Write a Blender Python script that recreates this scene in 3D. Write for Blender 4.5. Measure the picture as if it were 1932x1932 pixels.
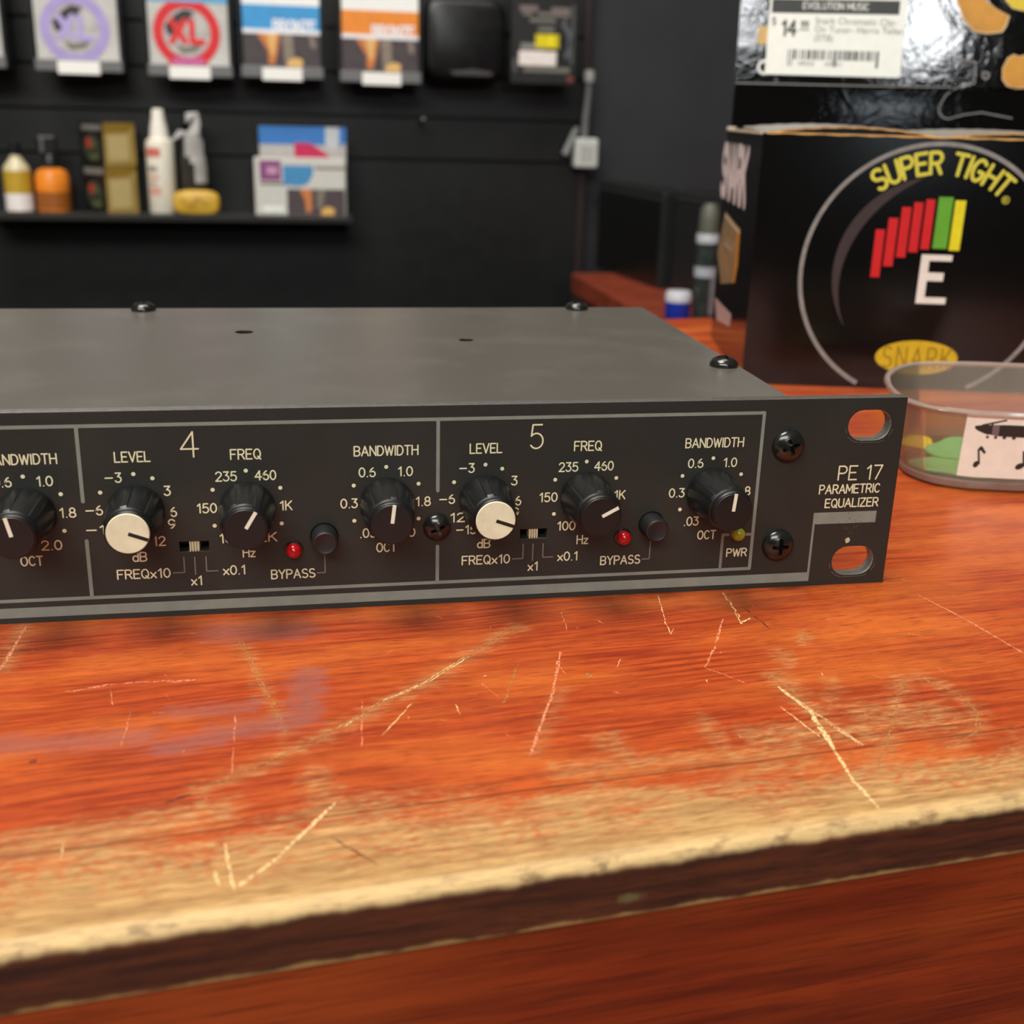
import bpy, bmesh, math, random
from mathutils import Matrix, Vector
C = bpy.context.scene.collection
for o in list(bpy.data.objects):
    bpy.data.objects.remove(o, do_unlink=True)
S = 0.001                      # everything below is written in millimetres
scn = bpy.context.scene
RX, RD, RF = (0.983153, -0.180854, 0.026478), (-0.033636, -0.321397, -0.946347), (0.179661, 0.929514, -0.322066)
cd = bpy.data.cameras.new('camera'); cam = bpy.data.objects.new('camera', cd); C.objects.link(cam)
cam.matrix_world = Matrix(((RX[0], -RD[0], -RF[0], -132.714 * S), (RX[1], -RD[1], -RF[1], -232.417 * S),
                           (RX[2], -RD[2], -RF[2], 100.858 * S), (0, 0, 0, 1)))
cd.sensor_width = 36; cd.lens = 2216.38 / 1932 * 36
cd.clip_start = 0.01; cd.clip_end = 20
cd.dof.use_dof = True; cd.dof.focus_distance = 0.252; cd.dof.aperture_fstop = 21
scn.camera = cam
scn.view_settings.view_transform = 'Standard'; scn.view_settings.look = 'None'
scn.view_settings.gamma = 1; scn.view_settings.exposure = -0.12
try: scn.view_settings.use_curve_mapping = False
except Exception: pass
w = bpy.data.worlds.new('world'); scn.world = w; w.use_nodes = True
w.node_tree.nodes['Background'].inputs[0].default_value = (1.0, 0.86, 0.70, 1)
w.node_tree.nodes['Background'].inputs[1].default_value = 0.05

def area(name, loc, target, sx, sy, power, col=(1, 1, 1)):
    l = bpy.data.lights.new(name, 'AREA'); l.shape = 'RECTANGLE'; l.size = sx * S; l.size_y = sy * S
    l.energy = power; l.color = col
    o = bpy.data.objects.new(name, l); C.objects.link(o); o.location = Vector(loc) * S
    d = (Vector(target) - Vector(loc)).normalized(); o.rotation_euler = d.to_track_quat('-Z', 'Y').to_euler()
    return o
WARM = (1.0, 0.95, 0.86)
area('ceiling_light_counter', (-560, -80, 1690), (-560, -80, 0), 800, 420, 29, WARM)
area('aisle_fill_light', (-850, -1650, 1500), (-60, 0, 40), 2200, 700, 56, (0.98, 0.98, 0.94))  # soft fill light added behind the camera to brighten front faces
area('ceiling_light_wall', (-250, 500, 1690), (-250, 1200, 100), 1400, 500, 27, WARM)
area('lid_glint_lamp', (275, -2250, 800), (150, 290, 140), 120, 190, 3.2, (0.95, 0.98, 1.0))  # lamp added and sized to put the white glint on the box lid
area('lid_side_glint_lamp', (-160, -2250, 850), (78, 307, 145), 60, 160, 1.3, (0.95, 0.98, 1.0))  # lamp added for the smaller glint at the lid's left edge
area('lid_blue_glint_lamp', (195, -2250, 140), (150, 290, 110), 130, 170, .25, (0.80, 0.92, 1.0))  # dim lamp added for the bluish reflection low on the lid

# ------------------------------------------------------------------ helpers
def lin(c):
    return tuple(((v / 255 / 12.92) if v / 255 <= 0.04045 else ((v / 255 + 0.055) / 1.055) ** 2.4) for v in c) + (1,)
class G:
    """small node builder"""
    def __init__(s, m):
        m.use_nodes = True; s.t = m.node_tree; s.t.nodes.clear()
        s.out = s.t.nodes.new('ShaderNodeOutputMaterial')
    def n(s, typ, **kw):
        nd = s.t.nodes.new('ShaderNode' + typ)
        for k, v in kw.items(): setattr(nd, k, v)
        return nd
    def put(s, sock, v):
        if hasattr(v, 'is_output'): s.t.links.new(v, sock)
        else: sock.default_value = v
    def math(s, op, a, b=0.0, c=0.0, clamp=False):
        nd = s.n('Math', operation=op, use_clamp=clamp)
        for i, v in enumerate((a, b, c)): s.put(nd.inputs[i], v)
        return nd.outputs[0]
    def vec(s, op, a, b=None, sc=None):
        nd = s.n('VectorMath', operation=op); s.put(nd.inputs[0], a)
        if b is not None: s.put(nd.inputs[1], b)
        if sc is not None: s.put(nd.inputs['Scale'], sc)
        return nd
    def mix(s, f, a, b, mode='MIX'):
        nd = s.n('Mix', data_type='RGBA', blend_type=mode)
        s.put(nd.inputs[0], f); s.put(nd.inputs[6], a); s.put(nd.inputs[7], b)
        return nd.outputs[2]
    def noise(s, v, scale, detail=3, rough=.55, dist=0):
        nd = s.n('TexNoise'); s.put(nd.inputs['Vector'], v)
        nd.inputs['Scale'].default_value = scale; nd.inputs['Detail'].default_value = detail
        nd.inputs['Roughness'].default_value = rough; nd.inputs['Distortion'].default_value = dist
        return nd.outputs['Fac']
    def step(s, x, e0, e1, a=0.0, b=1.0):
        nd = s.n('MapRange', interpolation_type='SMOOTHSTEP'); s.put(nd.inputs[0], x)
        for i, v in ((1, e0), (2, e1), (3, a), (4, b)): s.put(nd.inputs[i], v)
        return nd.outputs[0]
    def coords(s, sc=(1000, 1000, 1000), space='Object'):
        tc = s.n('TexCoord'); mp = s.n('Mapping'); mp.inputs['Scale'].default_value = sc
        s.t.links.new(tc.outputs[space], mp.inputs[0]); return mp.outputs[0]
    def bsdf(s, col, rough=.5, metal=0.0, spec=.5, bump=None, bstr=.2, bdist=.0001, **kw):
        b = s.n('BsdfPrincipled'); s.put(b.inputs['Base Color'], col); s.put(b.inputs['Roughness'], rough)
        s.put(b.inputs['Metallic'], metal); s.put(b.inputs['Specular IOR Level'], spec)
        for k, v in kw.items(): s.put(b.inputs[k.replace('_', ' ')], v)
        if bump is not None:
            bp = s.n('Bump'); bp.inputs['Strength'].default_value = bstr; bp.inputs['Distance'].default_value = bdist
            s.put(bp.inputs['Height'], bump); s.t.links.new(bp.outputs[0], b.inputs['Normal'])
        return b.outputs[0]
    def done(s, sh): s.t.links.new(sh, s.out.inputs[0])
MATS = {}
def mat(col, rough=.5, metal=0.0, spec=.5, var=.08, nscale=.25, bump=0.0, key=None, **kw):
    """plain coated surface with a little procedural unevenness; col is 0-255 sRGB"""
    k = key or (tuple(col), rough, metal, spec, var, nscale, bump, tuple(kw.items()))
    if k in MATS: return MATS[k]
    m = bpy.data.materials.new('paint_%d' % len(MATS)); g = G(m); v = g.coords()
    nz = g.noise(v, nscale, 4)
    c = lin(col); lo = tuple(x * (1 - var) for x in c[:3]) + (1,); hi = tuple(min(1, x * (1 + var)) for x in c[:3]) + (1,)
    f = g.step(nz, .3, .7)
    r = g.math('ADD', rough - .04, g.math('MULTIPLY', nz, .08))
    g.done(g.bsdf(g.mix(f, lo, hi), r, metal, spec, g.noise(v, nscale * 8, 2) if bump else None, bump, .0001, **kw))
    MATS[k] = m; return m
def emit(col, strength):
    m = bpy.data.materials.new('lamp'); g = G(m); e = g.n('Emission')
    e.inputs[0].default_value = lin(col); e.inputs[1].default_value = strength; g.done(e.outputs[0]); return m
def clear(name, tint, haze, hazecol, gloss=.08, rough=.12):
    """thin clear plastic: see-through, a little milky, glossy"""
    m = bpy.data.materials.new(name); g = G(m); v = g.coords()
    tr = g.n('BsdfTransparent'); tr.inputs[0].default_value = tint
    df = g.bsdf(lin(hazecol), .45)
    gl = g.n('BsdfGlossy'); gl.inputs['Roughness'].default_value = rough
    nz = g.noise(v, .15, 3); hz = g.math('MULTIPLY', g.math('ADD', .8, g.math('MULTIPLY', nz, .4)), haze)
    a = g.n('MixShader'); g.put(a.inputs[0], hz); g.t.links.new(tr.outputs[0], a.inputs[1]); g.t.links.new(df, a.inputs[2])
    fr = g.n('Fresnel'); fr.inputs[0].default_value = 1.35
    b = g.n('MixShader'); g.put(b.inputs[0], g.math('MULTIPLY', fr.outputs[0], gloss * 10, clamp=True))
    g.t.links.new(a.outputs[0], b.inputs[1]); g.t.links.new(gl.outputs[0], b.inputs[2]); g.done(b.outputs[0]); return m

class MB:
    """collects faces (in mm) and links them as one mesh object"""
    def __init__(s): s.v = []; s.f = []; s.m = []
    def add(s, vs, fs, mi=0):
        b = len(s.v); s.v += [tuple(p) for p in vs]
        for f in fs: s.f.append([b + i for i in f]); s.m.append(mi)
        return s
    def box(s, x0, x1, y0, y1, z0, z1, mi=0):
        vs = [(x, y, z) for x in (x0, x1) for y in (y0, y1) for z in (z0, z1)]
        return s.add(vs, [(0, 1, 3, 2), (4, 6, 7, 5), (0, 4, 5, 1), (2, 3, 7, 6), (0, 2, 6, 4), (1, 5, 7, 3)], mi)
    def prism(s, poly, f0, f1, mi=0):
        """poly of (a,b); f0/f1 map (a,b) to the two end faces"""
        n = len(poly); vs = [f0(*p) for p in poly] + [f1(*p) for p in poly]
        fs = [list(range(n))[::-1], list(range(n, 2 * n))] + [(i, (i + 1) % n, n + (i + 1) % n, n + i) for i in range(n)]
        return s.add(vs, fs, mi)
    def rings(s, rings, cap0=True, cap1=True, mi=0, closed=True):
        n = len(rings[0]); vs = [p for r in rings for p in r]; fs = []
        for k in range(len(rings) - 1):
            for i in range(n if closed else n - 1):
                j = (i + 1) % n; fs.append((k * n + i, k * n + j, (k + 1) * n + j, (k + 1) * n + i))
        if cap0: fs.append(list(range(n))[::-1])
        if cap1: fs.append(list(range((len(rings) - 1) * n, len(rings) * n)))
        return s.add(vs, fs, mi)
    def lathe(s, prof, fn, segs=48, mi=0, caps=True):
        """prof [(r,h)], fn(x,y,h)->point"""
        return s.rings([[fn(r * math.cos(2 * math.pi * i / segs), r * math.sin(2 * math.pi * i / segs), h) for i in range(segs)]
                        for r, h in prof], caps, caps, mi)
    def tube(s, pts, r, segs=12, mi=0):
        P = [Vector(p) for p in pts]; rs = r if isinstance(r, (list, tuple)) else [r] * len(P); rr = []
        for i, p in enumerate(P):
            d = (P[min(i + 1, len(P) - 1)] - P[max(i - 1, 0)]).normalized()
            a = d.orthogonal().normalized() if i == 0 else (a - d * a.dot(d)).normalized()
            b = d.cross(a)
            rr.append([tuple(p + a * rs[i] * math.cos(t * 2 * math.pi / segs) + b * rs[i] * math.sin(t * 2 * math.pi / segs)) for t in range(segs)])
        return s.rings(rr, True, True, mi)
    def stroke(s, pl, th, fn, mi=0, rnd=True, sgn=1):
        """flat pen stroke along polyline pl with width th (or list), fn(a,b)->point; each run lies a few microns above the last"""
        ws = list(th) if isinstance(th, (list, tuple)) else [th] * len(pl)
        cl = len(pl) > 3 and math.dist(pl[0], pl[-1]) < 1e-6
        ang = lambda p, q, r: abs((math.atan2(r[1] - q[1], r[0] - q[0]) - math.atan2(q[1] - p[1], q[0] - p[0]) + math.pi) % (2 * math.pi) - math.pi)
        cuts = [0] + [i for i in range(1, len(pl) - 1) if math.dist(pl[i], pl[i - 1]) > 1e-9 and math.dist(pl[i], pl[i + 1]) > 1e-9 and ang(pl[i - 1], pl[i], pl[i + 1]) > 0.9] + [len(pl) - 1]
        if len(cuts) > 2: cl = False
        x, y = pl[0]; P0 = Vector(fn(x, y)); N = (Vector(fn(x + .01, y)) - P0).cross(Vector(fn(x, y + .01)) - P0)
        N = N.normalized() * sgn if N.length > 0 else Vector((0, 0, 0))
        for c0_, c1_ in zip(cuts, cuts[1:]):
            q = []; wq = []
            for p, w_ in zip(pl[c0_:c1_ + 1], ws[c0_:c1_ + 1]):
                if not q or math.dist(q[-1], p) > 1e-7: q.append(p); wq.append(w_)
            if len(q) < 2: continue
            s.lay = (getattr(s, 'lay', 0) + 1) % 22; off = N * (s.lay * .003)
            g = lambda a, b: tuple(Vector(fn(a, b)) + off)
            n = len(q); Lf, Rt = [], []
            for i in range(n):
                pr = q[i - 1] if i else (q[-2] if cl else None); nx = q[i + 1] if i < n - 1 else (q[1] if cl else None)
                d0 = Vector((q[i][0] - pr[0], q[i][1] - pr[1])).normalized() if pr else None; d1 = Vector((nx[0] - q[i][0], nx[1] - q[i][1])).normalized() if nx else None
                d = ((d0 or d1) + (d1 or d0)).normalized(); k = 1 / max(.6, d.dot(d0 or d1)); h = wq[i] / 2 * k
                Lf.append((q[i][0] - d.y * h, q[i][1] + d.x * h)); Rt.append((q[i][0] + d.y * h, q[i][1] - d.x * h))
            s.add([g(*p) for p in Lf] + [g(*p) for p in Rt], [(i, i + 1, n + i + 1, n + i) for i in range(n - 1)], mi)
            if rnd and not cl:
                for i, j in ((0, 1), (n - 1, n - 2)):
                    a0 = math.atan2(q[i][1] - q[j][1], q[i][0] - q[j][0])
                    s.add([g(q[i][0] + wq[i] / 2 * math.cos(a0 + t), q[i][1] + wq[i] / 2 * math.sin(a0 + t)) for t in [(-90 + 180 * k / 6) * math.pi / 180 for k in range(7)]], [tuple(range(7))], mi)
        return s
    def poly(s, pts, fn, mi=0): return s.add([fn(*p) for p in pts], [tuple(range(len(pts)))], mi)
    def build(s, name, mats, parent=None, loc=(0, 0, 0), smooth=None, bevel=0, segs=2, doubles=False):
        me = bpy.data.meshes.new(name); me.from_pydata([(x * S, y * S, z * S) for x, y, z in s.v], [], s.f)
        for m in (mats if isinstance(mats, (list, tuple)) else [mats]): me.materials.append(m)
        me.polygons.foreach_set('material_index', s.m)
        bm = bmesh.new(); bm.from_mesh(me)
        if doubles: bmesh.ops.remove_doubles(bm, verts=bm.verts, dist=1e-6)
        bmesh.ops.recalc_face_normals(bm, faces=bm.faces); bm.to_mesh(me); bm.free()
        if smooth is not None:
            me.polygons.foreach_set('use_smooth', [True] * len(me.polygons)); me.set_sharp_from_angle(angle=math.radians(smooth))
        me.update(); o = bpy.data.objects.new(name, me); C.objects.link(o)
        o.location = Vector(loc) * S
        if parent: o.parent = parent
        if bevel:
            md = o.modifiers.new('bevel', 'BEVEL'); md.width = bevel * S; md.segments = segs; md.limit_method = 'ANGLE'; md.angle_limit = math.radians(40)
        return o
def tag(o, label, cat, group=None, kind=None):
    if label: o['label'] = label
    if cat: o['category'] = cat
    if group: o['group'] = group
    if kind: o['kind'] = kind
    return o
def thing(name, label, cat, loc=(0, 0, 0), rz=0, group=None):
    o = bpy.data.objects.new(name, None); C.objects.link(o); o.empty_display_size = .01
    o.location = Vector(loc) * S; o.rotation_euler = (0, 0, math.radians(rz)); return tag(o, label, cat, group)
def plate(name, loops, fn, th, mats, parent=None, bev=0.0):
    """sheet with holes: loops = [outer, hole, ...] in (a,b); a 2D curve extruded by th, then laid down by matrix fn"""
    cu = bpy.data.curves.new(name, 'CURVE'); cu.dimensions = '2D'; cu.fill_mode = 'BOTH'; cu.extrude = th / 2 * S - bev * S; cu.bevel_depth = bev * S
    for lp in loops:
        sp = cu.splines.new('POLY'); sp.points.add(len(lp) - 1); sp.use_cyclic_u = True
        for p, q in zip(sp.points, lp): p.co = (q[0] * S, q[1] * S, 0, 1)
    t = bpy.data.objects.new('t', cu); C.objects.link(t); dg = bpy.context.evaluated_depsgraph_get()
    me = bpy.data.meshes.new_from_object(t.evaluated_get(dg)); bpy.data.objects.remove(t); bpy.data.curves.remove(cu)
    me.transform(fn); me.materials.clear()
    for m in (mats if isinstance(mats, (list, tuple)) else [mats]): me.materials.append(m)
    me.name = name; me.update(); o = bpy.data.objects.new(name, me); C.objects.link(o)
    if parent: o.parent = parent
    return o
def arc(cx, cy, rx, ry, a0, a1, n=12):
    return [(cx + rx * math.cos(math.radians(a0 + (a1 - a0) * i / n)), cy + ry * math.sin(math.radians(a0 + (a1 - a0) * i / n))) for i in range(n + 1)]
def circ(cx, cy, r, n=32): return arc(cx, cy, r, r, 0, 360 - 360 / n, n - 1)
def slot(cx, cy, wd, h, n=10):
    r = h / 2; d = wd / 2 - r
    return arc(cx + d, cy, r, r, -90, 90, n) + arc(cx - d, cy, r, r, 90, 270, n)

# single-stroke lettering (engraver's alphabet): cap height 1
def O_(w, b=0, t=1): return [arc(w / 2, (b + t) / 2, w / 2, (t - b) / 2, 90, 450, 24)]
F = {
 'A': (.58, [[(0, 0), (.29, 1), (.58, 0)], [(.1, .34), (.48, .34)]]),
 'B': (.5, [[(0, 0), (0, 1), (.28, 1)] + arc(.28, .76, .2, .24, 90, -90) + [(0, .52)], [(.28, .52)] + arc(.26, .26, .24, .26, 90, -90) + [(0, 0)]]),
 'C': (.5, [arc(.27, .5, .27, .5, 45, 315, 20)]),
 'D': (.5, [[(0, 0), (0, 1), (.2, 1)] + arc(.2, .5, .3, .5, 90, -90, 16) + [(0, 0)]]),
 'E': (.46, [[(.46, 0), (0, 0), (0, 1), (.46, 1)], [(0, .52), (.38, .52)]]),
 'F': (.46, [[(0, 0), (0, 1), (.46, 1)], [(0, .52), (.36, .52)]]),
 'G': (.53, [arc(.27, .5, .27, .5, 48, 330, 20) + [(.52, .45), (.3, .45)]]),
 'H': (.52, [[(0, 0), (0, 1)], [(.52, 0), (.52, 1)], [(0, .52), (.52, .52)]]),
 'I': (.04, [[(.02, 0), (.02, 1)]]),
 'K': (.5, [[(0, 0), (0, 1)], [(.48, 1), (0, .38)], [(.17, .6), (.5, 0)]]),
 'L': (.44, [[(0, 1), (0, 0), (.44, 0)]]),
 'M': (.62, [[(0, 0), (0, 1), (.31, .25), (.62, 1), (.62, 0)]]),
 'N': (.52, [[(0, 0), (0, 1), (.52, 0), (.52, 1)]]),
 'O': (.54, O_(.54)), '0': (.48, O_(.48)),
 'P': (.48, [[(0, 0), (0, 1), (.26, 1)] + arc(.26, .74, .22, .26, 90, -90) + [(0, .48)]]),
 'Q': (.56, O_(.54) + [[(.32, .25), (.56, -.06)]]),
 'R': (.5, [[(0, 0), (0, 1), (.26, 1)] + arc(.26, .74, .22, .26, 90, -90) + [(0, .48)], [(.26, .48), (.5, 0)]]),
 'S': (.48, [arc(.24, .75, .22, .25, 35, 270, 12) + arc(.24, .25, .24, .25, 90, -145, 12)]),
 'T': (.5, [[(0, 1), (.5, 1)], [(.25, 1), (.25, 0)]]),
 'U': (.5, [[(0, 1), (0, .27)] + arc(.25, .27, .25, .27, 180, 360) + [(.5, 1)]]),
 'V': (.54, [[(0, 1), (.27, 0), (.54, 1)]]),
 'W': (.72, [[(0, 1), (.18, 0), (.36, .9), (.54, 0), (.72, 1)]]),
 'X': (.54, [[(0, 0), (.54, 1)], [(0, 1), (.54, 0)]]),
 'Y': (.52, [[(0, 1), (.26, .48), (.52, 1)], [(.26, .48), (.26, 0)]]),
 'Z': (.5, [[(0, 1), (.5, 1), (0, 0), (.5, 0)]]),
 '1': (.3, [[(.04, .78), (.24, 1), (.24, 0)]]),
 '2': (.48, [arc(.24, .73, .23, .27, 165, -35, 12) + [(0, 0), (.48, 0)]]),
 '3': (.46, [[(.03, 1), (.43, 1), (.2, .62)] + arc(.21, .31, .24, .31, 90, -150, 14)]),
 '4': (.56, [[(.4, 0), (.4, 1), (0, .32), (.56, .32)]]),
 '5': (.48, [[(.42, 1), (.08, 1), (.03, .53)] + arc(.22, .32, .25, .32, 125, -145, 16)]),
 '6': (.46, [arc(.46, .38, .46, .64, 112, 180, 8) + arc(.23, .3, .23, .3, 180, 540, 20)]),
 '7': (.48, [[(0, 1), (.48, 1), (.14, 0)]]),
 '8': (.46, [arc(.23, .75, .19, .25, 0, 360, 18), arc(.23, .26, .23, .26, 0, 360, 18)]),
 '9': (.46, [arc(0, .62, .46, .64, -68, 0, 8) + arc(.23, .7, .23, .3, 0, 360, 20)]),
 '.': (.1, [[(.05, 0), (.05, .01)]]), '-': (.66, [[(.04, .48), (.6, .48)]]), ' ': (.25, []),
 'd': (.42, [arc(.21, .31, .21, .31, 0, 360, 18), [(.42, 0), (.42, 1)]]),
 'x': (.42, [[(0, 0), (.42, .62)], [(0, .62), (.42, 0)]]), 'z': (.38, [[(0, .62), (.38, .62), (0, 0), (.38, 0)]]),
}
def text_strokes(txt, x0, x1, z0, h, gap=.17):
    """strokes of txt fitted between x0 and x1 on baseline z0 with cap height h"""
    x = 0; out = []
    for ch in txt:
        wd, st = F[ch]; out += [[(px + x, py) for px, py in pl] for pl in st]; x += wd + gap
    W = x - gap; k = (x1 - x0) / W
    return [[(x0 + px * k, z0 + py * h) for px, py in pl] for pl in out]
def font_mesh(txt, size, fn, name, m, parent, align='LEFT'):
    cu = bpy.data.curves.new(name, 'FONT'); cu.body = txt; cu.size = size * S; cu.align_x = align; cu.resolution_u = 3
    t = bpy.data.objects.new('t', cu); C.objects.link(t); dg = bpy.context.evaluated_depsgraph_get()
    me = bpy.data.meshes.new_from_object(t.evaluated_get(dg)); bpy.data.objects.remove(t); bpy.data.curves.remove(cu)
    me.transform(fn); me.materials.clear(); me.materials.append(m); me.name = name
    o = bpy.data.objects.new(name, me); C.objects.link(o); o.parent = parent; return o
XZ = lambda x, y, z: Matrix(((1, 0, 0, x * S), (0, 0, -1, y * S), (0, 1, 0, z * S), (0, 0, 0, 1)))   # (a,b,c) -> (a,-c,b)

# ------------------------------------------------------------------ the room
def struct(name, mb, m, **kw):
    o = mb.build(name, m, **kw); o['kind'] = 'structure'; return o
struct('floor', MB().box(-2600, 2000, -2600, 1300, -1020, -1000), mat((92, 84, 76), .6))
struct('ceiling', MB().box(-2600, 2000, -2600, 1300, 1720, 1740), mat((215, 210, 198), .8))
struct('wall_back', MB().box(-2600, 2000, 1276, 1300, -1000, 1720), mat((38, 39, 42), .55, nscale=.02))
struct('wall_left', MB().box(-2620, -2600, -2600, 1300, -1000, 1720), mat((150, 136, 120), .7))
struct('wall_right', MB().box(2000, 2020, -2600, 1300, -1000, 1720), mat((74, 74, 77), .7))
struct('wall_front', MB().box(-2600, 2000, -2620, -2600, -1000, 1720), mat((58, 54, 50), .7))

# slatwall: a black panel with milled grooves above a plain field
sw = MB()
prof = [(1275.9, -700), (1260, -700)]
for zc in [42 + 48.6 * k for k in range(0, 14)]:
    prof += [(1260, zc - 2.6), (1267, zc - 2.6), (1267, zc + 4.5), (1260, zc + 2.6)]
prof += [(1260, 720), (1275.9, 720)]
sw.prism(prof, lambda a, b: (-1100, a, b), lambda a, b: (228, a, b))
tag(sw.build('slatwall_panel', mat((15, 16, 17), .42, nscale=.05)), 'black grooved slatwall panel on the back wall, hung with string packs', 'wall panel')
tag(MB().box(228, 236, 1254, 1275.8, -700, 720).build('end_trim', mat((38, 24, 24), .5), bevel=1), 'narrow dark red-brown trim strip along the right end of the slatwall', 'trim')

# ------------------------------------------------------------------ the wooden counter
CO = (-110, -96.5, 0); CYAW = 5
counter = thing('shop_counter', 'worn orange-red wooden shop counter with scratched top under the equalizer', 'counter', CO, CYAW)
def wood_top():
    m = bpy.data.materials.new('worn_mahogany'); g = G(m); v = g.coords()
    sp = g.n('SeparateXYZ'); g.t.links.new(v, sp.inputs[0]); x, y, z = sp.outputs
    def cv(a, b, c=0.0, off=0.0):
        cb = g.n('CombineXYZ'); g.put(cb.inputs[0], g.math('MULTIPLY_ADD', x, a, off)); g.put(cb.inputs[1], g.math('MULTIPLY', yw, b)); g.put(cb.inputs[2], g.math('MULTIPLY', z, c)); return cb.outputs[0]
    yw = y
    wob = g.noise(cv(.010, .018), 1, 2)
    yw = g.math('ADD', y, g.math('MULTIPLY', g.math('SUBTRACT', wob, .5), 8))
    strip = g.math('LESS_THAN', y, 20.2)
    g1 = g.noise(cv(.034, .80, .6, 7.0), 1, 7, .66, .25)
    g2 = g.noise(cv(.20, 3.0, 2.6), 1, 4, .6)
    g3 = g.noise(cv(.014, .05), 1, 3)
    g4 = g.noise(cv(.05, .09, .1, 31.0), 1, 3)
    base = g.mix(g.step(g1, .30, .68), lin((126, 40, 17)), lin((186, 78, 32)))
    base = g.mix(g.math('MULTIPLY', g.step(g3, .42, .68), .7), base, lin((204, 106, 42)))
    base = g.mix(g.math('MULTIPLY', g.step(g4, .55, .75), .42), base, lin((146, 44, 22)))
    base = g.mix(g.math('MULTIPLY', strip, .35), base, lin((188, 80, 32)))
    pore = g.math('MULTIPLY', g.step(g2, .50, .64), .55)
    base = g.mix(pore, base, lin((108, 34, 12)))
    # wear towards the front edge
    n1 = g.noise(cv(.045, .16, 0, 3.0), 1, 4, .6); n2 = g.noise(cv(.35, 1.5), 1, 4, .65)
    jit = g.math('ADD', g.math('MULTIPLY', g.math('SUBTRACT', n1, .5), 30), g.math('MULTIPLY', g.math('SUBTRACT', n2, .5), 30))
    thr = g.math('MULTIPLY_ADD', x, -.05, 15.5)
    e = g.math('SUBTRACT', g.math('ADD', y, jit), thr)
    wear = g.math('SUBTRACT', 1.0, g.step(e, -6, 9))
    n3 = g.noise(cv(.55, 1.6, 0, 11.0), 1, 3, .6); n4 = g.noise(cv(.07, .10, 0, 17.0), 1, 3)
    fleck = g.math('MULTIPLY', g.step(n3, .46, .60), g.step(y, 2.0, 9.0)); fleck = g.math('MULTIPLY', fleck, g.step(n4, .40, .64, .08, .75))
    wear = g.math('MULTIPLY', wear, g.math('SUBTRACT', 1.0, fleck))
    def cap(ax, ay, bx, by):
        pa = g.vec('SUBTRACT', flat, (ax, ay, 0)).outputs[0]; ba = Vector((bx - ax, by - ay, 0))
        h = g.math('MULTIPLY', g.vec('DOT_PRODUCT', pa, tuple(ba)).outputs['Value'], 1 / max(ba.length_squared, 1e-6), clamp=True)
        q = g.vec('SCALE', tuple(ba), sc=h).outputs[0]
        return g.vec('LENGTH', g.vec('SUBTRACT', pa, q).outputs[0]).outputs['Value']
    cb = g.n('CombineXYZ'); g.put(cb.inputs[0], x); g.put(cb.inputs[1], y); flat = cb.outputs[0]
    nb = g.noise(cv(.25, .6), 1, 4, .6); nb2 = g.math('MULTIPLY', g.math('SUBTRACT', nb, .5), 9.0)
    def stain(pts, r, soft, amt, tot):
        for i in range(len(pts) - 1):
            d = g.math('ADD', cap(*pts[i], *pts[i + 1]), nb2); soft_ = soft + 1.5
            k = g.math('MULTIPLY', g.math('SUBTRACT', 1.0, g.step(d, r - .5, r + soft_)), amt)
            tot = k if tot is None else g.math('MAXIMUM', tot, k)
        return tot
    tan = None
    for pts, r, soft, amt in [
        ([(-75, 22.0), (-49, 23.8), (-34, 25.5)], 1.4, 2.5, .85), ([(81, 29.9), (92, 27)], 2.0, 5, .75), ([(57, 27.8), (76, 24.7)], 1.6, 3, .8),
        ([(20, 24.5), (62, 22)], .6, 2.5, .7), ([(31, 33), (31, 26)], 1.0, 2, .6), ([(28, 80), (5.4, 60), (-13, 46), (-27, 36.6), (-36, 32)], .2, 2.0, .6),
        ([(81, 44), (74, 33.6)], .3, 1.4, .55), ([(94, 41), (85, 29), (71, 12.7)], .4, 2, .6), ([(98, 41.7), (101, 33.5), (100, 27), (95.5, 21), (88, 17)], .3, 2.2, .55),
        ([(71, 48), (71, 30)], .6, 2.5, .7), ([(77, 57), (76, 53)], .6, 1.4, .6), ([(83.2, 61.5), (85.7, 63.4)], .4, .9, .8), ([(50, 35), (49, 24), (44, 7.6)], .2, 2.2, .55),
        ([(61, 29), (62, 16)], .3, 2, .5), ([(-18.3, 32), (-18.2, 24), (-16, 15)], .9, 2, .7), ([(-71, 82), (-69, 101)], .2, 1.8, .6), ([(-27, 84), (-22, 46)], -.2, 1.8, .45), ([(29, 52), (17, 30)], -.3, 1.8, .4)]:
        tan = stain(pts, r, soft, amt, tan)
    tan = g.math('MULTIPLY', g.math('MULTIPLY', tan, g.step(n2, .38, .60, .15, 1.0)), g.step(g1, .25, .6, .45, 1.0))
    wear = g.math('MAXIMUM', wear, tan)
    bare = g.mix(g.step(g1, .35, .68), lin((160, 122, 74)), lin((200, 158, 100)))
    bare = g.mix(g.math('MULTIPLY', g.step(g2, .46, .62), .72), bare, lin((126, 84, 46)))
    rim = g.math('SUBTRACT', 1.0, g.step(g.math('ADD', y, g.math('MULTIPLY', g.math('SUBTRACT', n2, .5), 4)), .4, 3.6))
    rim = g.math('MULTIPLY', rim, g.step(n2, .30, .55, .45, 1.0))
    bare = g.mix(g.math('MULTIPLY', rim, .45), bare, lin((236, 208, 152)))
    col = g.mix(wear, base, bare)
    hz = None
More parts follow.
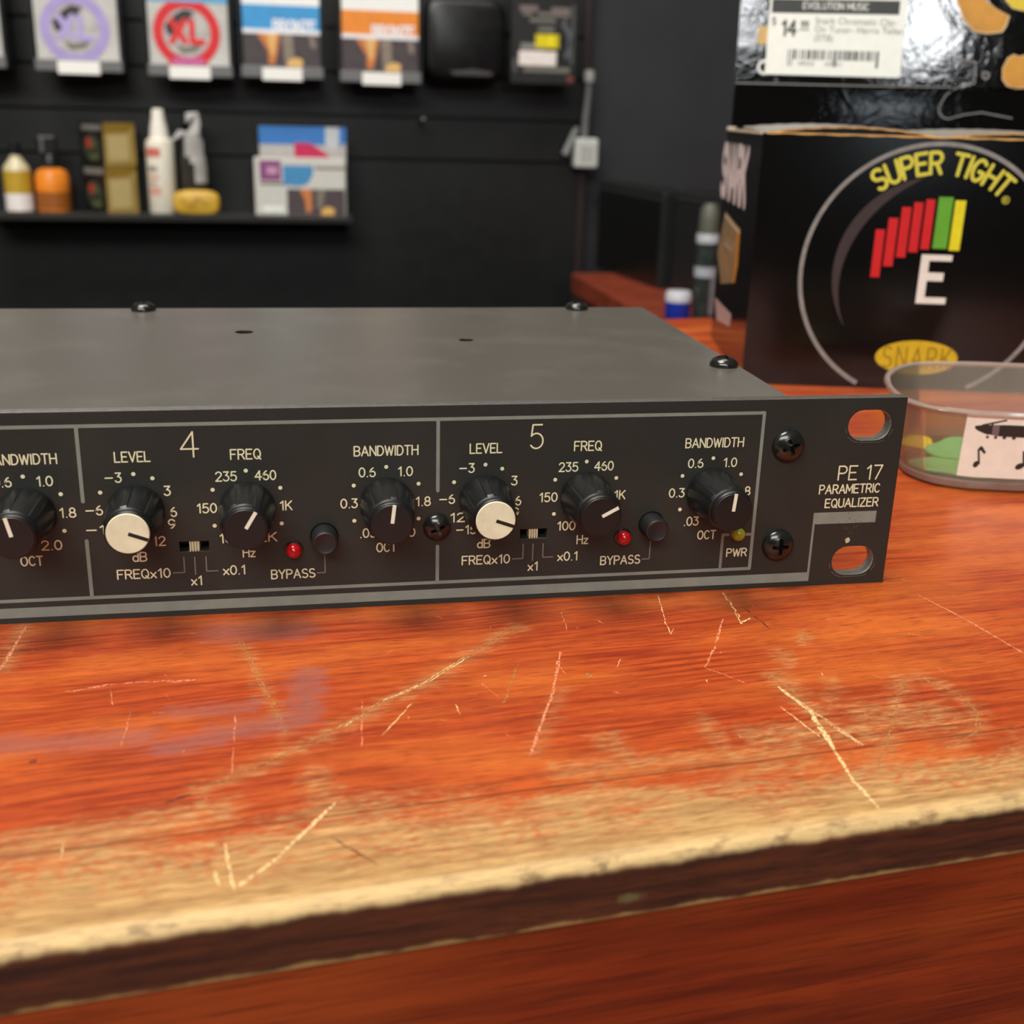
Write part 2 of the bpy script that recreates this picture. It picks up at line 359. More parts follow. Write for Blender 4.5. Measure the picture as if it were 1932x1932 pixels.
    for pts, r, soft, amt in [([(-41, 46), (-28, 49.6), (-19, 50.5)], 1.2, 2.5, .75), ([(-67, 52.8), (-55, 51), (-45, 50.6)], .8, 3, .65), ([(-16, 68), (-18, 53)], 1.3, 2.6, .75),
                              ([(-40, 58), (-27, 57.3)], .7, 2.0, .6), ([(-31, 90), (-16, 88)], 1.6, 4, .6)]:
        hz = stain(pts, r, soft, amt, hz)
    hz = g.math('MULTIPLY', g.math('MULTIPLY', hz, g.step(n2, .33, .52, .5, 1.0)), g.step(n3, .35, .5, .65, 1.0))
    col = g.mix(hz, col, lin((142, 86, 78)))
    spk = g.math('MULTIPLY', hz, g.step(g.noise(cv(2.2, 2.2), 1, 2), .70, .76)); col = g.mix(spk, col, lin((220, 200, 196)))
    seamd = g.math('ABSOLUTE', g.math('SUBTRACT', y, g.math('ADD', 20.2, g.math('MULTIPLY', g.math('SUBTRACT', n1, .5), .8))))
    col = g.mix(g.math('MULTIPLY', g.math('SUBTRACT', 1.0, g.step(seamd, .10, .32)), .8), col, lin((78, 44, 22)))
    # the front face of the edging: dark, with bare wood along both arrises
    ed = g.mix(g.step(g1, .3, .7), lin((58, 27, 17)), lin((104, 50, 26)))
    ed = g.mix(g.math('MULTIPLY', g.step(g2, .5, .7), .6), ed, lin((40, 22, 16)))
    ne = g.noise(cv(.12, .02, .02, 5.0), 1, 3, .55); zz = g.math('ADD', z, g.math('MULTIPLY', g.math('SUBTRACT', ne, .5), 2.6))
    sx_ = g.vec('LENGTH', g.vec('MULTIPLY', g.vec('SUBTRACT', v, (23.3, 0, -7.0)).outputs[0], (.45, 0, 1)).outputs[0]).outputs['Value']
    ed = g.mix(g.math('MULTIPLY', g.math('SUBTRACT', 1.0, g.step(g.math('ADD', sx_, g.math('MULTIPLY', g.math('SUBTRACT', n2, .5), 2.0)), .4, 1.1)), .75), ed, lin((118, 104, 64)))
    ed = g.mix(g.math('SUBTRACT', 1.0, g.step(zz, -10.0, -9.2)), ed, lin((170, 128, 78)))
    smud = g.math('MULTIPLY', g.step(g.noise(cv(.10, .3, .2, 23.0), 1, 4, .65), .54, .66), g.math('SUBTRACT', 1.0, g.step(y, .8, 2.6)))
    col = g.mix(g.math('MULTIPLY', smud, .7), col, lin((104, 80, 48)))
    top = g.step(zz, -2.5, -1.2)
    col = g.mix(top, ed, col)
    rough = g.math('ADD', g.math('MULTIPLY_ADD', wear, .22, .34), g.math('MULTIPLY', g.math('SUBTRACT', n2, .5), .16))
    hb = g.math('ADD', g.math('MULTIPLY', g2, -.5), g.math('MULTIPLY', g1, .2))
    g.done(g.bsdf(col, rough, 0, .45, hb, .22, .00025)); return m
def wood_face(name, c0, c1, c2, sx=.012, sz=.22):
    m = bpy.data.materials.new(name); g = G(m); v = g.coords((1000 * sx, 300, 1000 * sz))
    v2 = g.coords((50, 900, 2600)); v3 = g.coords((9, 30, 40))
    a = g.noise(v, 1, 6, .6, .6); b = g.noise(v2, 1, 4); c = g.noise(v3, 1, 3)
    col = g.mix(g.step(a, .3, .7), lin(c0), lin(c1)); col = g.mix(g.math('MULTIPLY', g.step(c, .45, .7), .7), col, lin(c2))
    col = g.mix(g.math('MULTIPLY', g.step(b, .5, .66), .55), col, lin(tuple(q * .55 for q in c0)))
    g.done(g.bsdf(col, .42, 0, .4, b, .15, .0002)); return m
tm = MB()
prof = [(440, -10.5), (.5, -10.5), (0, -10)] + [(2.4 + 2.4 * math.cos(math.radians(t)), -2.4 + 2.4 * math.sin(math.radians(t))) for t in range(180, 89, -10)] + [(440, 0)]
tm.prism(prof, lambda a, b: (-700, a, b), lambda a, b: (420, a, b))
random.seed(4)
def scratch(pts, wd, mi, gap=.1, jig=.12, multi=1, spread=0.0):
    """a hand-scored line: short runs with small gaps and a wandering width"""
    for k in range(multi):
        P = []
        off = (random.uniform(-spread, spread), random.uniform(-spread, spread)) if multi > 1 else (0, 0)
        for i in range(len(pts) - 1):
            n = max(2, int(math.dist(pts[i], pts[i + 1]) / 1.2))
            for t in range(n):
                q = t / n; P.append((pts[i][0] + (pts[i + 1][0] - pts[i][0]) * q + off[0], pts[i][1] + (pts[i + 1][1] - pts[i][1]) * q + off[1]))
        P.append((pts[-1][0] + off[0], pts[-1][1] + off[1]))
        P = [(a + random.uniform(-jig, jig), b + random.uniform(-jig, jig)) for a, b in P]
        run = []; L = len(P)
        for i, p in enumerate(P):
            run.append(p)
            if random.random() < gap or i == L - 1:
                if len(run) > 1:
                    ws = [wd * random.uniform(.45, 1.15) for _ in run]; ws[0] *= .3; ws[-1] *= .3
                    tm.stroke(run, ws, lambda a, b: (a, b, .02), mi, False)
                run = [] if random.random() < gap * 2 else [p]
B_, P_, O2, D_ = 1, 2, 3, 4
scratch([(-71.3, 81.5), (-69.9, 90.8), (-68.6, 101.7)], .5, P_, multi=2, spread=.5)
lb = [(28.1, 80.3), (14.8, 68.6), (5.4, 60.0), (-3.8, 54.3), (-12.8, 46.2), (-19.8, 41.2), (-26.8, 36.6), (-35.5, 32.3)]
scratch(lb, .22, O2, .2, .2, 4, .7); scratch(lb[1:5], .25, B_, .3, .2, 2, .5)
scratch([(-27.6, 86.8), (-25.1, 69.0), (-23.1, 55.5), (-22.0, 46.3)], .3, O2, .25, .2, 3, .6)
scratch([(-16.4, 23.6), (-21.4, 17.3), (-27.1, 10.4), (-32.3, 5.6)], .6, B_, .03)
scratch([(-33.3, 16.5), (-32.6, 5.4)], .5, B_, .05); scratch([(-35.0, 10.3), (-34.4, 6.4)], .5, B_, .05); scratch([(-55.5, 23.2), (-55.5, 17.7)], .35, B_)
scratch([(23.3, 63.1), (16.7, 48.7)], .4, O2, .3, .3, 2, .4); scratch([(19, 56), (15, 57), (17, 50)], .2, P_, .3)
scratch([(-6.1, 42.2), (.8, 52.2)], .3, B_, .2); scratch([(-59.3, 69.9), (-49, 71.4), (-35.9, 69.7)], .3, P_, .25, .3, 3, .5)
for q in ([(-51.3, 69.2), (-50.4, 62.6)], [(-7.6, 55.2), (-10.1, 39)], [(-29.8, 54.9), (-31.4, 35.1)], [(-47.3, 59.9), (-48.7, 47.7)], [(40, 88), (38, 76)], [(-44, 92), (-30, 90)]): scratch(q, .2, P_, .2)
scratch([(72.6, 75.5), (64.3, 61.8), (58.9, 54.2)], .55, P_, .08); scratch([(58.9, 54.2), (61.4, 50.3), (63.9, 46.2)], .32, P_, .12)
scratch([(33.7, 67.3), (27, 51), (20.9, 38.8), (16.5, 30.1)], .35, P_, .15, .2, 3, .35)
scratch([(63.7, 90.2), (59.5, 75.6), (58.3, 70)], .25, B_, .15); scratch([(58.3, 70), (60, 72.5)], .2, B_)
scratch([(78.8, 88.6), (76.9, 78.8), (75.2, 72.2), (78.9, 74.2)], .3, B_, .25, .3, 2, .3)
ob = [(69.1, 43.8), (70.2, 33.3), (67.8, 21.9), (65.5, 10.8), (65.1, 2.6)]
scratch(ob, .5, B_, .04, .15, 2, .15); scratch([(69.7, 32), (68.7, 26.5), (67.8, 21.5)], 1.0, B_, 0)
scratch([(69, 42.7), (71.1, 30.3), (73, 20.7)], .25, B_, .1, .15, 2, .4); scratch([(65.9, 36.3), (67.4, 23.8)], .25, B_, .15, .15, 2, .3); scratch([(69.2, 51.4), (70.8, 38.2)], .25, O2, .2, .2, 3, .8)
scratch([(121.8, 78.1), (124, 63.9), (125.2, 46.2)], .35, P_, .08, .1, 2, .2)
scratch([(97.9, 41.7), (101.2, 33.5), (99.9, 26.7), (95.5, 21), (88.2, 17.3)], .3, O2, .25, .2, 3, .6); scratch([(94.4, 41.4), (84.8, 29.1), (71, 12.7)], .4, O2, .2, .2, 2, .3)
scratch([(-41.7, 29.4), (-40.1, 29.8), (-37.6, 30.8)], .7, D_, .1); scratch([(-18.2, 14.4), (-12.6, 6.3)], .35, D_, .1); scratch([(79.5, 80), (80, 68)], .35, D_, .2)
for (a, b), r in (((35.9, 55.9), 1.3), ((-62, 46.2), .9), ((84.5, 62.4), .8)):
    tm.poly([(a + r * random.uniform(.3, 1.1) * math.cos(k * .7), b + r * random.uniform(.3, 1.1) * math.sin(k * .7)) for k in range(9)], lambda p, q: (p, q, .03), D_ if a < 0 else O2)
for _ in range(90):
    a, b = random.uniform(-75, 130), random.uniform(24, 100); L = random.uniform(.5, 4); t = random.gauss(0, .9)
    scratch([(a, b), (a + L * math.sin(t), b + L * math.cos(t))], random.uniform(.1, .22), random.choice((P_, P_, O2, B_)), .2)
def scored(name, col, cover):
    m = bpy.data.materials.new(name); g = G(m); v = g.coords(); a = g.noise(v, 1.6, 3, .65)
    tr = g.n('BsdfTransparent'); mx = g.n('MixShader'); g.put(mx.inputs[0], g.step(a, .62 - cover * .4, .74 - cover * .3)); g.t.links.new(tr.outputs[0], mx.inputs[1])
    g.t.links.new(g.bsdf(lin(col), .6), mx.inputs[2]); g.done(mx.outputs[0]); return m
top = tm.build('countertop', [wood_top(), scored('bare_scratch', (236, 200, 140), .65), scored('pink_scratch', (222, 140, 100), .58), scored('olive_scratch', (176, 118, 66), .55), scored('dark_scratch', (66, 34, 22), .7)], counter)
MB().box(-700, 420, 1.2, 20, -1000, -10.5).build('front_panel', wood_face('red_fascia', (108, 34, 13), (152, 54, 20), (174, 74, 28)), counter)
MB().box(-690, 410, 20, 415, -1000, -10.5).build('cabinet_body', mat((70, 32, 18), .6), counter)

# ------------------------------------------------------------------ the rack equalizer
eq = thing('rack_equalizer', 'black rack-mount parametric equalizer with rows of knobs, lying on the wooden counter', 'audio equalizer')
XR, PITCH, KZ = -32.98, 70.70, 23.42
SECTS = [(3, -2 * PITCH), (4, -PITCH), (5, 0.0)]
def panel_paint(name, c0, c1, rough, bump=.25, sp=.4):
    m = bpy.data.materials.new(name); g = G(m); v = g.coords()
    a = g.noise(v, 4.5, 3, .6); b = g.noise(v, .05, 4)
    col = g.mix(g.step(a, .35, .65), lin(c0), lin(c1)); col = g.mix(g.math('MULTIPLY', g.step(b, .45, .75), .25), col, lin(tuple(q * 1.25 for q in c1)))
    dust = g.noise(v, 1.3, 2, .4); col = g.mix(g.step(dust, .80, .86, 0, .35), col, lin((150, 145, 135)))
    g.done(g.bsdf(col, rough, 0, sp, a, bump, .00006)); return m
PANEL = panel_paint('charcoal_panel_paint', (35, 37, 34), (46, 47, 43), .46)
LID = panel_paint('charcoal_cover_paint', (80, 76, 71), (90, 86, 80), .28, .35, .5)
CREAM = mat((226, 220, 182), .6, var=.05); GREY = mat((128, 133, 124), .6, var=.06); MAUVE = mat((126, 118, 112), .6, var=.06)
BLACKP = mat((17, 18, 20), .36, var=.2, nscale=1.5, bump=.15); BLACKG = mat((25, 26, 24), .2, spec=.7); DARK = mat((9, 9, 9), .6)
loops = [[(-482.6, 0), (0, 0), (0, 43.7), (-482.6, 43.7)]]
for sx in (-8.1, -474.5):
    for sz in (37.7, 5.8): loops.append(slot(sx, sz, 10.5, 7.3))
for s, dx in SECTS:
    loops.append([(-86.1 + dx, 13.95), (-79.8 + dx, 13.95), (-79.8 + dx, 16.5), (-86.1 + dx, 16.5)])
    loops.append(circ(-56.65 + dx, 16.4, 3.05))
fp = plate('front_panel', loops, XZ(0, 1.5, 0), 3.0, PANEL, eq, .25)
SLOTF = mat((128, 126, 120), .38, .3, nscale=1.5, var=.2); TOPF = mat((112, 108, 106), .35, var=.15, nscale=.8)  # lighter greys for the slot walls and the panel's top faces
fp.data.materials.append(SLOTF); fp.data.materials.append(TOPF)
for p_ in fp.data.polygons:
    c_ = p_.center / S
    if abs(p_.normal.y) < .85:
        if c_.z > 43.3: p_.material_index = 2
        elif -14.5 < c_.x < -2 and (33 < c_.z < 42.5 or 1.5 < c_.z < 10): p_.material_index = 1
on = lambda a, b: (a, -.045, b)
on2 = lambda a, b: (a, -.06, b)
tx = MB(); ln = MB()
def word(t, x0, x1, z, h, th=.3):
    for pl in text_strokes(t, x0 + th / 2, x1 - th / 2, z + th / 2, h - th): tx.stroke(pl, th, on2)
def dot(x, z, r=.42): tx.poly(circ(x, z, r, 16), on2)
for s, dx in SECTS:
    W = lambda t, x0, x1, z, h=2.18, th=.29: word(t, x0 + dx, x1 + dx, z, h, th)
    W('LEVEL', -97.15, -90.2, 33.42, 2.28); W('FREQ', -74.9, -68.75, 33.42, 2.28); W('BANDWIDTH', -50.35, -37.05, 33.46, 2.26)
    if s == 4: W('4', -84.5, -80.8, 34.1, 5.45, .34)
    else: W(str(s), -84.45, -81.4, 34.1, 5.45, .34)
    for t, x0, x1, z in [('-3', -99.35, -95.95, 29.27), ('3', -88.2, -86.75, 26.25), ('6', -87.2, -85.85, 21.75), ('9', -87.79, -86.3, 19.2), ('12', -91.05, -88.46, 15.62),
                         ('-6', -103.5, -100.05, 22.6), ('-12', -103.75, -97.87, 18.45), ('-15', -99.85, -95.37, 15.65), ('dB', -95.23, -92.3, 12.37), ('x1', -84.04, -81.68, 6.68), ('FREQx10', -98.5, -87.95, 8.65),
                         ('x0.1', -77.53, -72.89, 8.68), ('BYPASS', -67.86, -58.7, 7.28), ('235', -78.03, -73.7, 28.92), ('460', -70.3, -65.95, 28.94), ('150', -82.05, -77.97, 22.3),
                         ('100', -77.88, -73.75, 15.7), ('Hz', -73.4, -70.75, 12.4), ('1K', -65.59, -62.95, 22.35), ('2K', -70.1, -66.27, 15.66), ('0.6', -49.4, -45.86, 28.97), ('1.0', -41.4, -38.2, 28.97),
                         ('0.3', -53.25, -49.62, 22.36), ('.03', -49.4, -45.85, 15.7), ('OCT', -45.97, -41.6, 12.37), ('1.8', -37.75, -34.46, 22.3), ('2.0', -41.74, -37.7, 15.58)]:
        W(t, x0, x1, z)
    for x, z in [(-93.72, 31.02), (-90.15, 30.03), (-100.3, 27.37), (-71.95, 31.1), (-78.65, 27.26), (-78.65, 19.58), (-65.25, 27.26), (-65.25, 19.58), (-43.72, 31.1), (-50.42, 27.28), (-50.42, 19.6), (-37.04, 27.28), (-37.04, 19.6)]:
        dot(x + dx, z)
    for pl in ([(-87.5, 9.66), (-85.15, 9.66), (-85.15, 13.05)], [(-83, 13), (-83, 9.02)], [(-80.76, 13.0), (-80.76, 9.75), (-78.4, 9.75)], [(-58.4, 8.34), (-56.68, 8.34), (-56.68, 12.6)]):
        ln.stroke([(a + dx, b) for a, b in pl], .24, on, 1, False)
word('PWR', -38.85, -33.93, 7.95, 2.1)
word('PE 17', -14.25, -3.6, 25.08, 3.52, .34); word('PARAMETRIC', -18.35, -3.66, 21.98, 2.3, .31); word('EQUALIZER', -16.6, -3.62, 18.72, 2.25, .31)
lettering = tx.build('panel_lettering', CREAM, fp); tag(lettering, 'cream printed lettering and tick dots', None)
XL_ = XR - 5 * PITCH
for pl in ([(XL_, 40.98), (XR, 40.98), (XR, 4.97), (XL_, 4.97), (XL_, 40.98)],): ln.stroke(pl, .74, on)
for k in range(1, 5):
    xd = XR - k * PITCH; zl = {1: 13.2, 2: 17.3}.get(k, 17.3)
    ln.stroke([(xd - .03, 40.6), (xd - .03, 25.6)], .74, on); ln.stroke([(xd - .03, zl), (xd - .03, 5.2)], .74, on)
ln.stroke([(-38.4, 13.3), (-40.0, 13.3), (-40.0, 5.2)], .66, on, 1); ln.stroke([(-34.4, 13.2), (-33.2, 13.2)], .66, on, 1)
ln.poly([(-464, 1.24), (-18.4, 1.24), (-18.4, 3.39), (-464, 3.39)], on); ln.poly([(-18.92, 3.39), (-18.4, 3.39), (-18.4, 15), (-18.92, 15)], on)
ln.poly([(-18.92, 14.94), (-3.75, 14.94), (-3.75, 17.68), (-18.92, 17.68)], on)
tag(ln.build('printed_lines', [GREY, MAUVE], fp), 'grey printed outlines and base stripe', None)
wm = MB(); random.seed(9)
wm.poly([(-9.98 + random.uniform(.45, .85) * math.cos(k * .7), 10.75 + random.uniform(.5, 1.0) * math.sin(k * .7)) for k in range(9)], on2, 0)
for _ in range(60):
    a, b = random.gauss(-9.0, 1.6), random.uniform(11.2, 18.0); r = random.uniform(.05, .2)
    wm.poly([(a + r * random.uniform(.5, 1.2) * math.cos(k), b + r * random.uniform(.5, 1.2) * math.sin(k)) for k in range(6)], lambda p, q: (p, -.075, q), 1)
for zc in (37.7, 5.8):
    for k, (a0, a1) in enumerate(((-172, -150), (-140, -95), (-92, -60), (-40, -15))):
        wm.stroke([(-8.1 + (1.9 if math.cos(math.radians(t)) > 0 else -1.9) + (3.75 + .12 * k % .3) * math.cos(math.radians(t)), zc + 3.9 * math.sin(math.radians(t))) for t in range(a0, a1, 6)], .16, on2, 2)
tag(wm.build('wear_marks', [mat((196, 188, 158), .7), mat((84, 80, 66), .7), mat((120, 118, 114), .35, .6)], fp), 'paint chip and scuffs around the rack slots', None)

# cover and chassis
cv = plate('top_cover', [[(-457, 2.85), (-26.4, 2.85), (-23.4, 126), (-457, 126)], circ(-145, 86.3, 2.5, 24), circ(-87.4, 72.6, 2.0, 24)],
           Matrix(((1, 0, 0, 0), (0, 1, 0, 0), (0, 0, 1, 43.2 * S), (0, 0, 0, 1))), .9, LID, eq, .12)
ch = MB()
P4 = [(-457, 3.0), (-27.2, 3.0), (-24.2, 125.4), (-457, 125.4)]
ch.prism(P4, lambda a, b: (a, b, 0.0), lambda a, b: (a, b, 1.2))
ch.prism([(-28.2, 3), (-27.0, 3), (-24.0, 125.4), (-25.2, 125.4)], lambda a, b: (a, b, 1.2), lambda a, b: (a, b, 42.3))
ch.box(-200, -40, 30, 110, 40.6, 41.4, 1); ch.box(-457, -455.8, 3, 125.4, 1.2, 42.3); ch.box(-455.8, -25.3, 124.2, 125.4, 1.2, 42.3)  # first box: dark sheet added under the cover holes as painted shade
ch.build('chassis', [panel_paint('chassis_paint', (40, 39, 37), (50, 48, 46), .45), DARK], eq)

cv.data.materials.append(DARK)
for p_ in cv.data.polygons:
    c_ = p_.center / S
    if abs(p_.normal.z) < .9 and (math.hypot(c_.x + 145, c_.y - 86.3) < 3 or math.hypot(c_.x + 87.4, c_.y - 72.6) < 3): p_.material_index = 1  # hole walls blackened to stand in for shade inside the openings
# screws with cross recess
def screw_mesh(r, h):
    d = MB(); pr = [(r * .98, 0), (r, h * .12)] + [(r * math.cos(math.radians(t)), h * .15 + h * .85 * math.sin(math.radians(t))) for t in range(8, 90, 9)] + [(.03, h)]
    d.lathe(pr, lambda x, y, z: (x, y, z), 40); a = d.build('t1', BLACKG, smooth=35)
    c = MB(); q = r * .58; t = r * .15
    c.prism([(t, t), (q, t * .8), (q, -t * .8), (t, -t), (t * .8, -q), (-t * .8, -q), (-t, -t), (-q, -t * .8), (-q, t * .8), (-t, t), (-t * .8, q), (t * .8, q)][::-1],
            lambda x, y: (x * .72, y * .72, h * .15), lambda x, y: (x * 1.06, y * 1.06, h * 1.4))
    b = c.build('t2', DARK); md = a.modifiers.new('b', 'BOOLEAN'); md.object = b; md.operation = 'DIFFERENCE'; md.solver = 'EXACT'
    dg = bpy.context.evaluated_depsgraph_get(); me = bpy.data.meshes.new_from_object(a.evaluated_get(dg))
    for o in (a, b): bpy.data.objects.remove(o)
    me.set_sharp_from_angle(angle=math.radians(35)); return me
SM = {k: screw_mesh(*k) for k in ((3.65, 2.4), (2.95, 2.2), (3.5, 2.6))}
for k, loc, rot in [((3.65, 2.4), (-26.9, 0, 33.6), (90, 20, 0)), ((3.65, 2.4), (-26.9, 0, 10.5), (90, 0, 0)), ((2.95, 2.2), (-103.85, 0, 17.7), (90, 22, 0)), ((2.95, 2.2), (-103.85 - 3 * PITCH, 0, 17.7), (90, 40, 0)),
                    ((3.5, 2.6), (-174.6, 122.4, 43.6), (0, 0, 20)), ((3.5, 2.6), (-45.5, 122.4, 43.6), (0, 0, 50)), ((3.5, 2.6), (-29.3, 36, 43.6), (0, 0, 10)), ((3.5, 2.6), (-304, 122.4, 43.6), (0, 0, 70))]:
    o = bpy.data.objects.new('screw', SM[k]); C.objects.link(o); o.parent = eq; o.location = Vector(loc) * S
    o.rotation_mode = 'ZYX' if rot[0] else 'XYZ'
    o.matrix_local = Matrix.Translation(Vector(loc) * S) @ Matrix.Rotation(math.radians(rot[0]), 4, 'X') @ Matrix.Rotation(math.radians(rot[1] + rot[2]), 4, 'Z')

# knobs: fluted tapering skirts with a flat capped end; local axis runs along -Y, pointer up
def knob_body():
    k = MB(); N = 144; R = []
    for y, r, fl in [(-.3, 5.35, 0), (-.5, 5.5, .0), (-1.2, 5.5, .22), (-6, 5.1, .22), (-11.6, 4.68, .22), (-12.0, 4.62, .0), (-12.3, 4.34, 0), (-12.9, 4.50, 0), (-13.4, 4.42, 0), (-13.75, 4.2, 0), (-13.75, 3.9, 0), (-13.4, 3.85, 0)]:
        ring = []
        for i in range(N):
            a = 2 * math.pi * i / N; d = ((math.degrees(a) + 30) % 60) - 30; q = fl if abs(d) <= 8 else 0.0
            ring.append(((r + q) * math.sin(a), y, (r + q) * math.cos(a)))
        R.append(ring)
    return k.rings(R, True, True)
def knob(name, x, ang, light, label):
    first = knob.first.get(name)
    if first is None:
        b = knob_body().build(name, BLACKP, eq, smooth=28)
        c = MB().lathe([(4.02, -13.3), (4.02, -13.85), (3.9, -14.0), (.02, -14.0)], lambda p, q, h: (p, h, q), 56).build('cap', mat((224, 221, 190), .4) if light else mat((19, 19, 20), .42), b, smooth=30)
        tag(c, 'cream cap' if light else None, None)
        p = MB().box(-.36, .36, -14.05, -13.9, .2 if not light else .1, 4.0 if not light else 3.95).build('pointer_line', mat((24, 24, 22), .4) if light else mat((226, 224, 205), .45), b)
        tag(p, 'black pointer line' if light else 'white pointer line', None)
        knob.first[name] = b
    else:
        b = first.copy(); C.objects.link(b); b.parent = eq
        for ch_ in list(first.children):
            d = ch_.copy(); C.objects.link(d); d.parent = b
    b.location = Vector((x, 0, KZ)) * S; b.rotation_euler = (0, math.radians(ang), 0); return b
knob.first = {}
for nm, x0, lt, angs in (('level_knob', -93.72, True, {3: 100, 4: 111, 5: 110}), ('frequency_knob', -71.95, False, {3: -20, 4: 31, 5: 62}), ('bandwidth_knob', -43.72, False, {3: -12, 4: 7, 5: 5})):
    for s, dx in SECTS: knob(nm, x0 + dx, angs[s], lt, None)

# switches, buttons, lights
RED = mat((178, 12, 20), .18, var=.1, spec=.6, Coat_Weight=.3); YLW = mat((150, 146, 36), .2, var=.15, spec=.6)
def dome(): return MB().lathe([(1.55, 0), (1.55, -1.0)] + [(1.55 * math.cos(math.radians(t)), -1.0 - 1.45 * math.sin(math.radians(t))) for t in range(10, 90, 10)] + [(.02, -2.45)], lambda p, q, h: (p, h, q), 32)
led0 = None
for s, dx in SECTS:
    hs = MB(); hs.box(-86.6 + dx, -79.3 + dx, 5.2, 6, 13.4, 17.0)
    for b in ((-86.7, -86.15, 13.4, 17.1), (-79.75, -79.2, 13.4, 17.1)): hs.box(b[0] + dx, b[1] + dx, 2.8, 5.2, b[2], b[3])
    hs.box(-86.7 + dx, -79.2 + dx, 2.8, 5.2, 16.55, 17.1); hs.box(-86.7 + dx, -79.2 + dx, 2.8, 5.2, 13.35, 13.9)
    sw_ = hs.build('slide_switch', DARK, eq)
    sl = MB().box(-83.95 + dx, -81.9 + dx, .6, 5.2, 14.1, 16.35)
    for k in range(4): sl.box(-83.9 + dx + k * .53, -83.9 + dx + k * .53 + .3, .1, .7, 14.1, 16.35)
    tag(sl.build('slider', mat((206, 198, 160), .5, var=.15, nscale=2), sw_), 'cream ridged slider', None)
    if led0 is None:
        led0 = dome().build('bypass_light', RED, eq, smooth=40); tag(led0, 'red domed indicator light', None)
        bz = MB().rings([[(r * math.cos(t * math.pi / 16), y, r * math.sin(t * math.pi / 16)) for t in range(32)] for r, y in ((1.58, 0.05), (1.6, -.35), (1.85, -.3), (2.0, 0.05))], False, False).build('light_bezel', BLACKG, led0, smooth=30)
        l_ = led0
        bt0 = MB().lathe([(2.72, 2.9), (2.7, -3.6), (2.45, -4.35), (2.15, -4.5), (1.9, -4.38), (.02, -4.35)], lambda p, q, h: (p, h, q), 40).build('bypass_button', mat((27, 27, 29), .45, bump=.1), eq, smooth=30); b_ = bt0
    else:
        l_ = led0.copy(); C.objects.link(l_); l_.parent = eq
        for ch_ in list(led0.children):
            d = ch_.copy(); C.objects.link(d); d.parent = l_
        b_ = bt0.copy(); C.objects.link(b_); b_.parent = eq
    l_.location = Vector((-63.0 + dx, 0, 13.75)) * S; b_.location = Vector((-56.65 + dx, 0, 16.4)) * S
pl_ = dome().build('power_light', YLW, eq, (-36.75, 0, 13.65), smooth=40); tag(pl_, 'unlit yellow-green power light', None)
MB().rings([[(r * math.cos(t * math.pi / 16), y, r * math.sin(t * math.pi / 16)) for t in range(32)] for r, y in ((1.58, 0.05), (1.6, -.3), (1.75, -.25), (1.85, 0.05))], False, False).build('light_bezel', BLACKG, pl_, smooth=30)

# ------------------------------------------------------------------ the tuner display box
bx = thing('tuner_box', 'black display box with coloured bars and a white E, behind the equalizer', 'box', (44.5, 207, 0), -13)
BW, BD, BH = 136, 105, 96
def carton(name, col, rough, crinkle):
    m = bpy.data.materials.new(name); g = G(m); v = g.coords(); a = g.noise(v, .045, 4, .6, 1.2); b = g.noise(v, .30, 4, .6)
    h = g.math('ADD', a, g.math('MULTIPLY', b, .35))
    g.done(g.bsdf(g.mix(a, lin(col), lin(tuple(q * 1.15 for q in col))), g.math('MULTIPLY_ADD', b, .06, rough - .03), 0, .55, h, crinkle, .0015)); return m
CART = carton('black_carton', (8, 8, 8), .16, .015); CRINK = carton('crinkled_black_carton', (10, 10, 10), .055, .085)
KRAFT = mat((214, 166, 98), .8, var=.15, nscale=.6); SILV = mat((150, 146, 140), .4, .2, var=.2, nscale=.4, bump=.3)
cb = MB()
cb.box(0, BW, 0, .7, 0, BH).box(0, .7, .7, BD, 0, BH).box(BW - .7, BW, .7, BD, 0, BH).box(.7, BW - .7, BD - .7, BD, 0, BH).box(.7, BW - .7, .7, BD - .7, 0, .7)
cb.box(.75, .95, .7, BD - .7, .7, BH - .3, 1).box(.7, BW - .7, .72, .9, .7, BH - .3, 1)
cb.build('carton', [CART, KRAFT], bx, bevel=.25)
ff = lambda a, b: (a, -.06, b)
ff2 = lambda a, b: (a, -.10, b)
rg = MB(); c0 = (67.8, 45.3)
def ann(mb, c, r0, r1, a0, a1, fn, n=90, mi=0, zmin=None):
    P = [(math.radians(a0 + (a1 - a0) * i / n)) for i in range(n + 1)]
    for i in range(n):
        q = [(c[0] + r * math.cos(t), c[1] + r * math.sin(t)) for r, t in ((r0, P[i]), (r1, P[i]), (r1, P[i + 1]), (r0, P[i + 1]))]
        if zmin is None or min(b for a, b in q) > zmin: mb.poly(q, fn, mi)
ann(rg, c0, 47.8, 49.4, -66, 247, ff, 160, 0, .6)
tag(rg.build('outer_ring', mat((140, 138, 134), .35, var=.15), bx), 'grey printed ring', None)
ia = MB()
for i in range(50):
    t0, t1 = math.radians(100 + 115 * i / 50), math.radians(100 + 115 * (i + 1) / 50)
    w0, w1 = (4.3 * math.sin(math.pi * min(1, max(0, k / 50)) ** .8) + .2 for k in (i, i + 1))
    ia.poly([(c0[0] + (36.4 - w) * math.cos(t), c0[1] + .3 + (36.4 - w) * math.sin(t)) for w, t in ((w0, t0), (0, t0), (0, t1), (w1, t1))], ff)
ia.build('inner_arc', mat((62, 52, 52), .35), bx)
BR = mat((205, 30, 34), .4, var=.05); BG = mat((98, 168, 48), .4, var=.05); BYEL = mat((226, 216, 34), .4, var=.05)
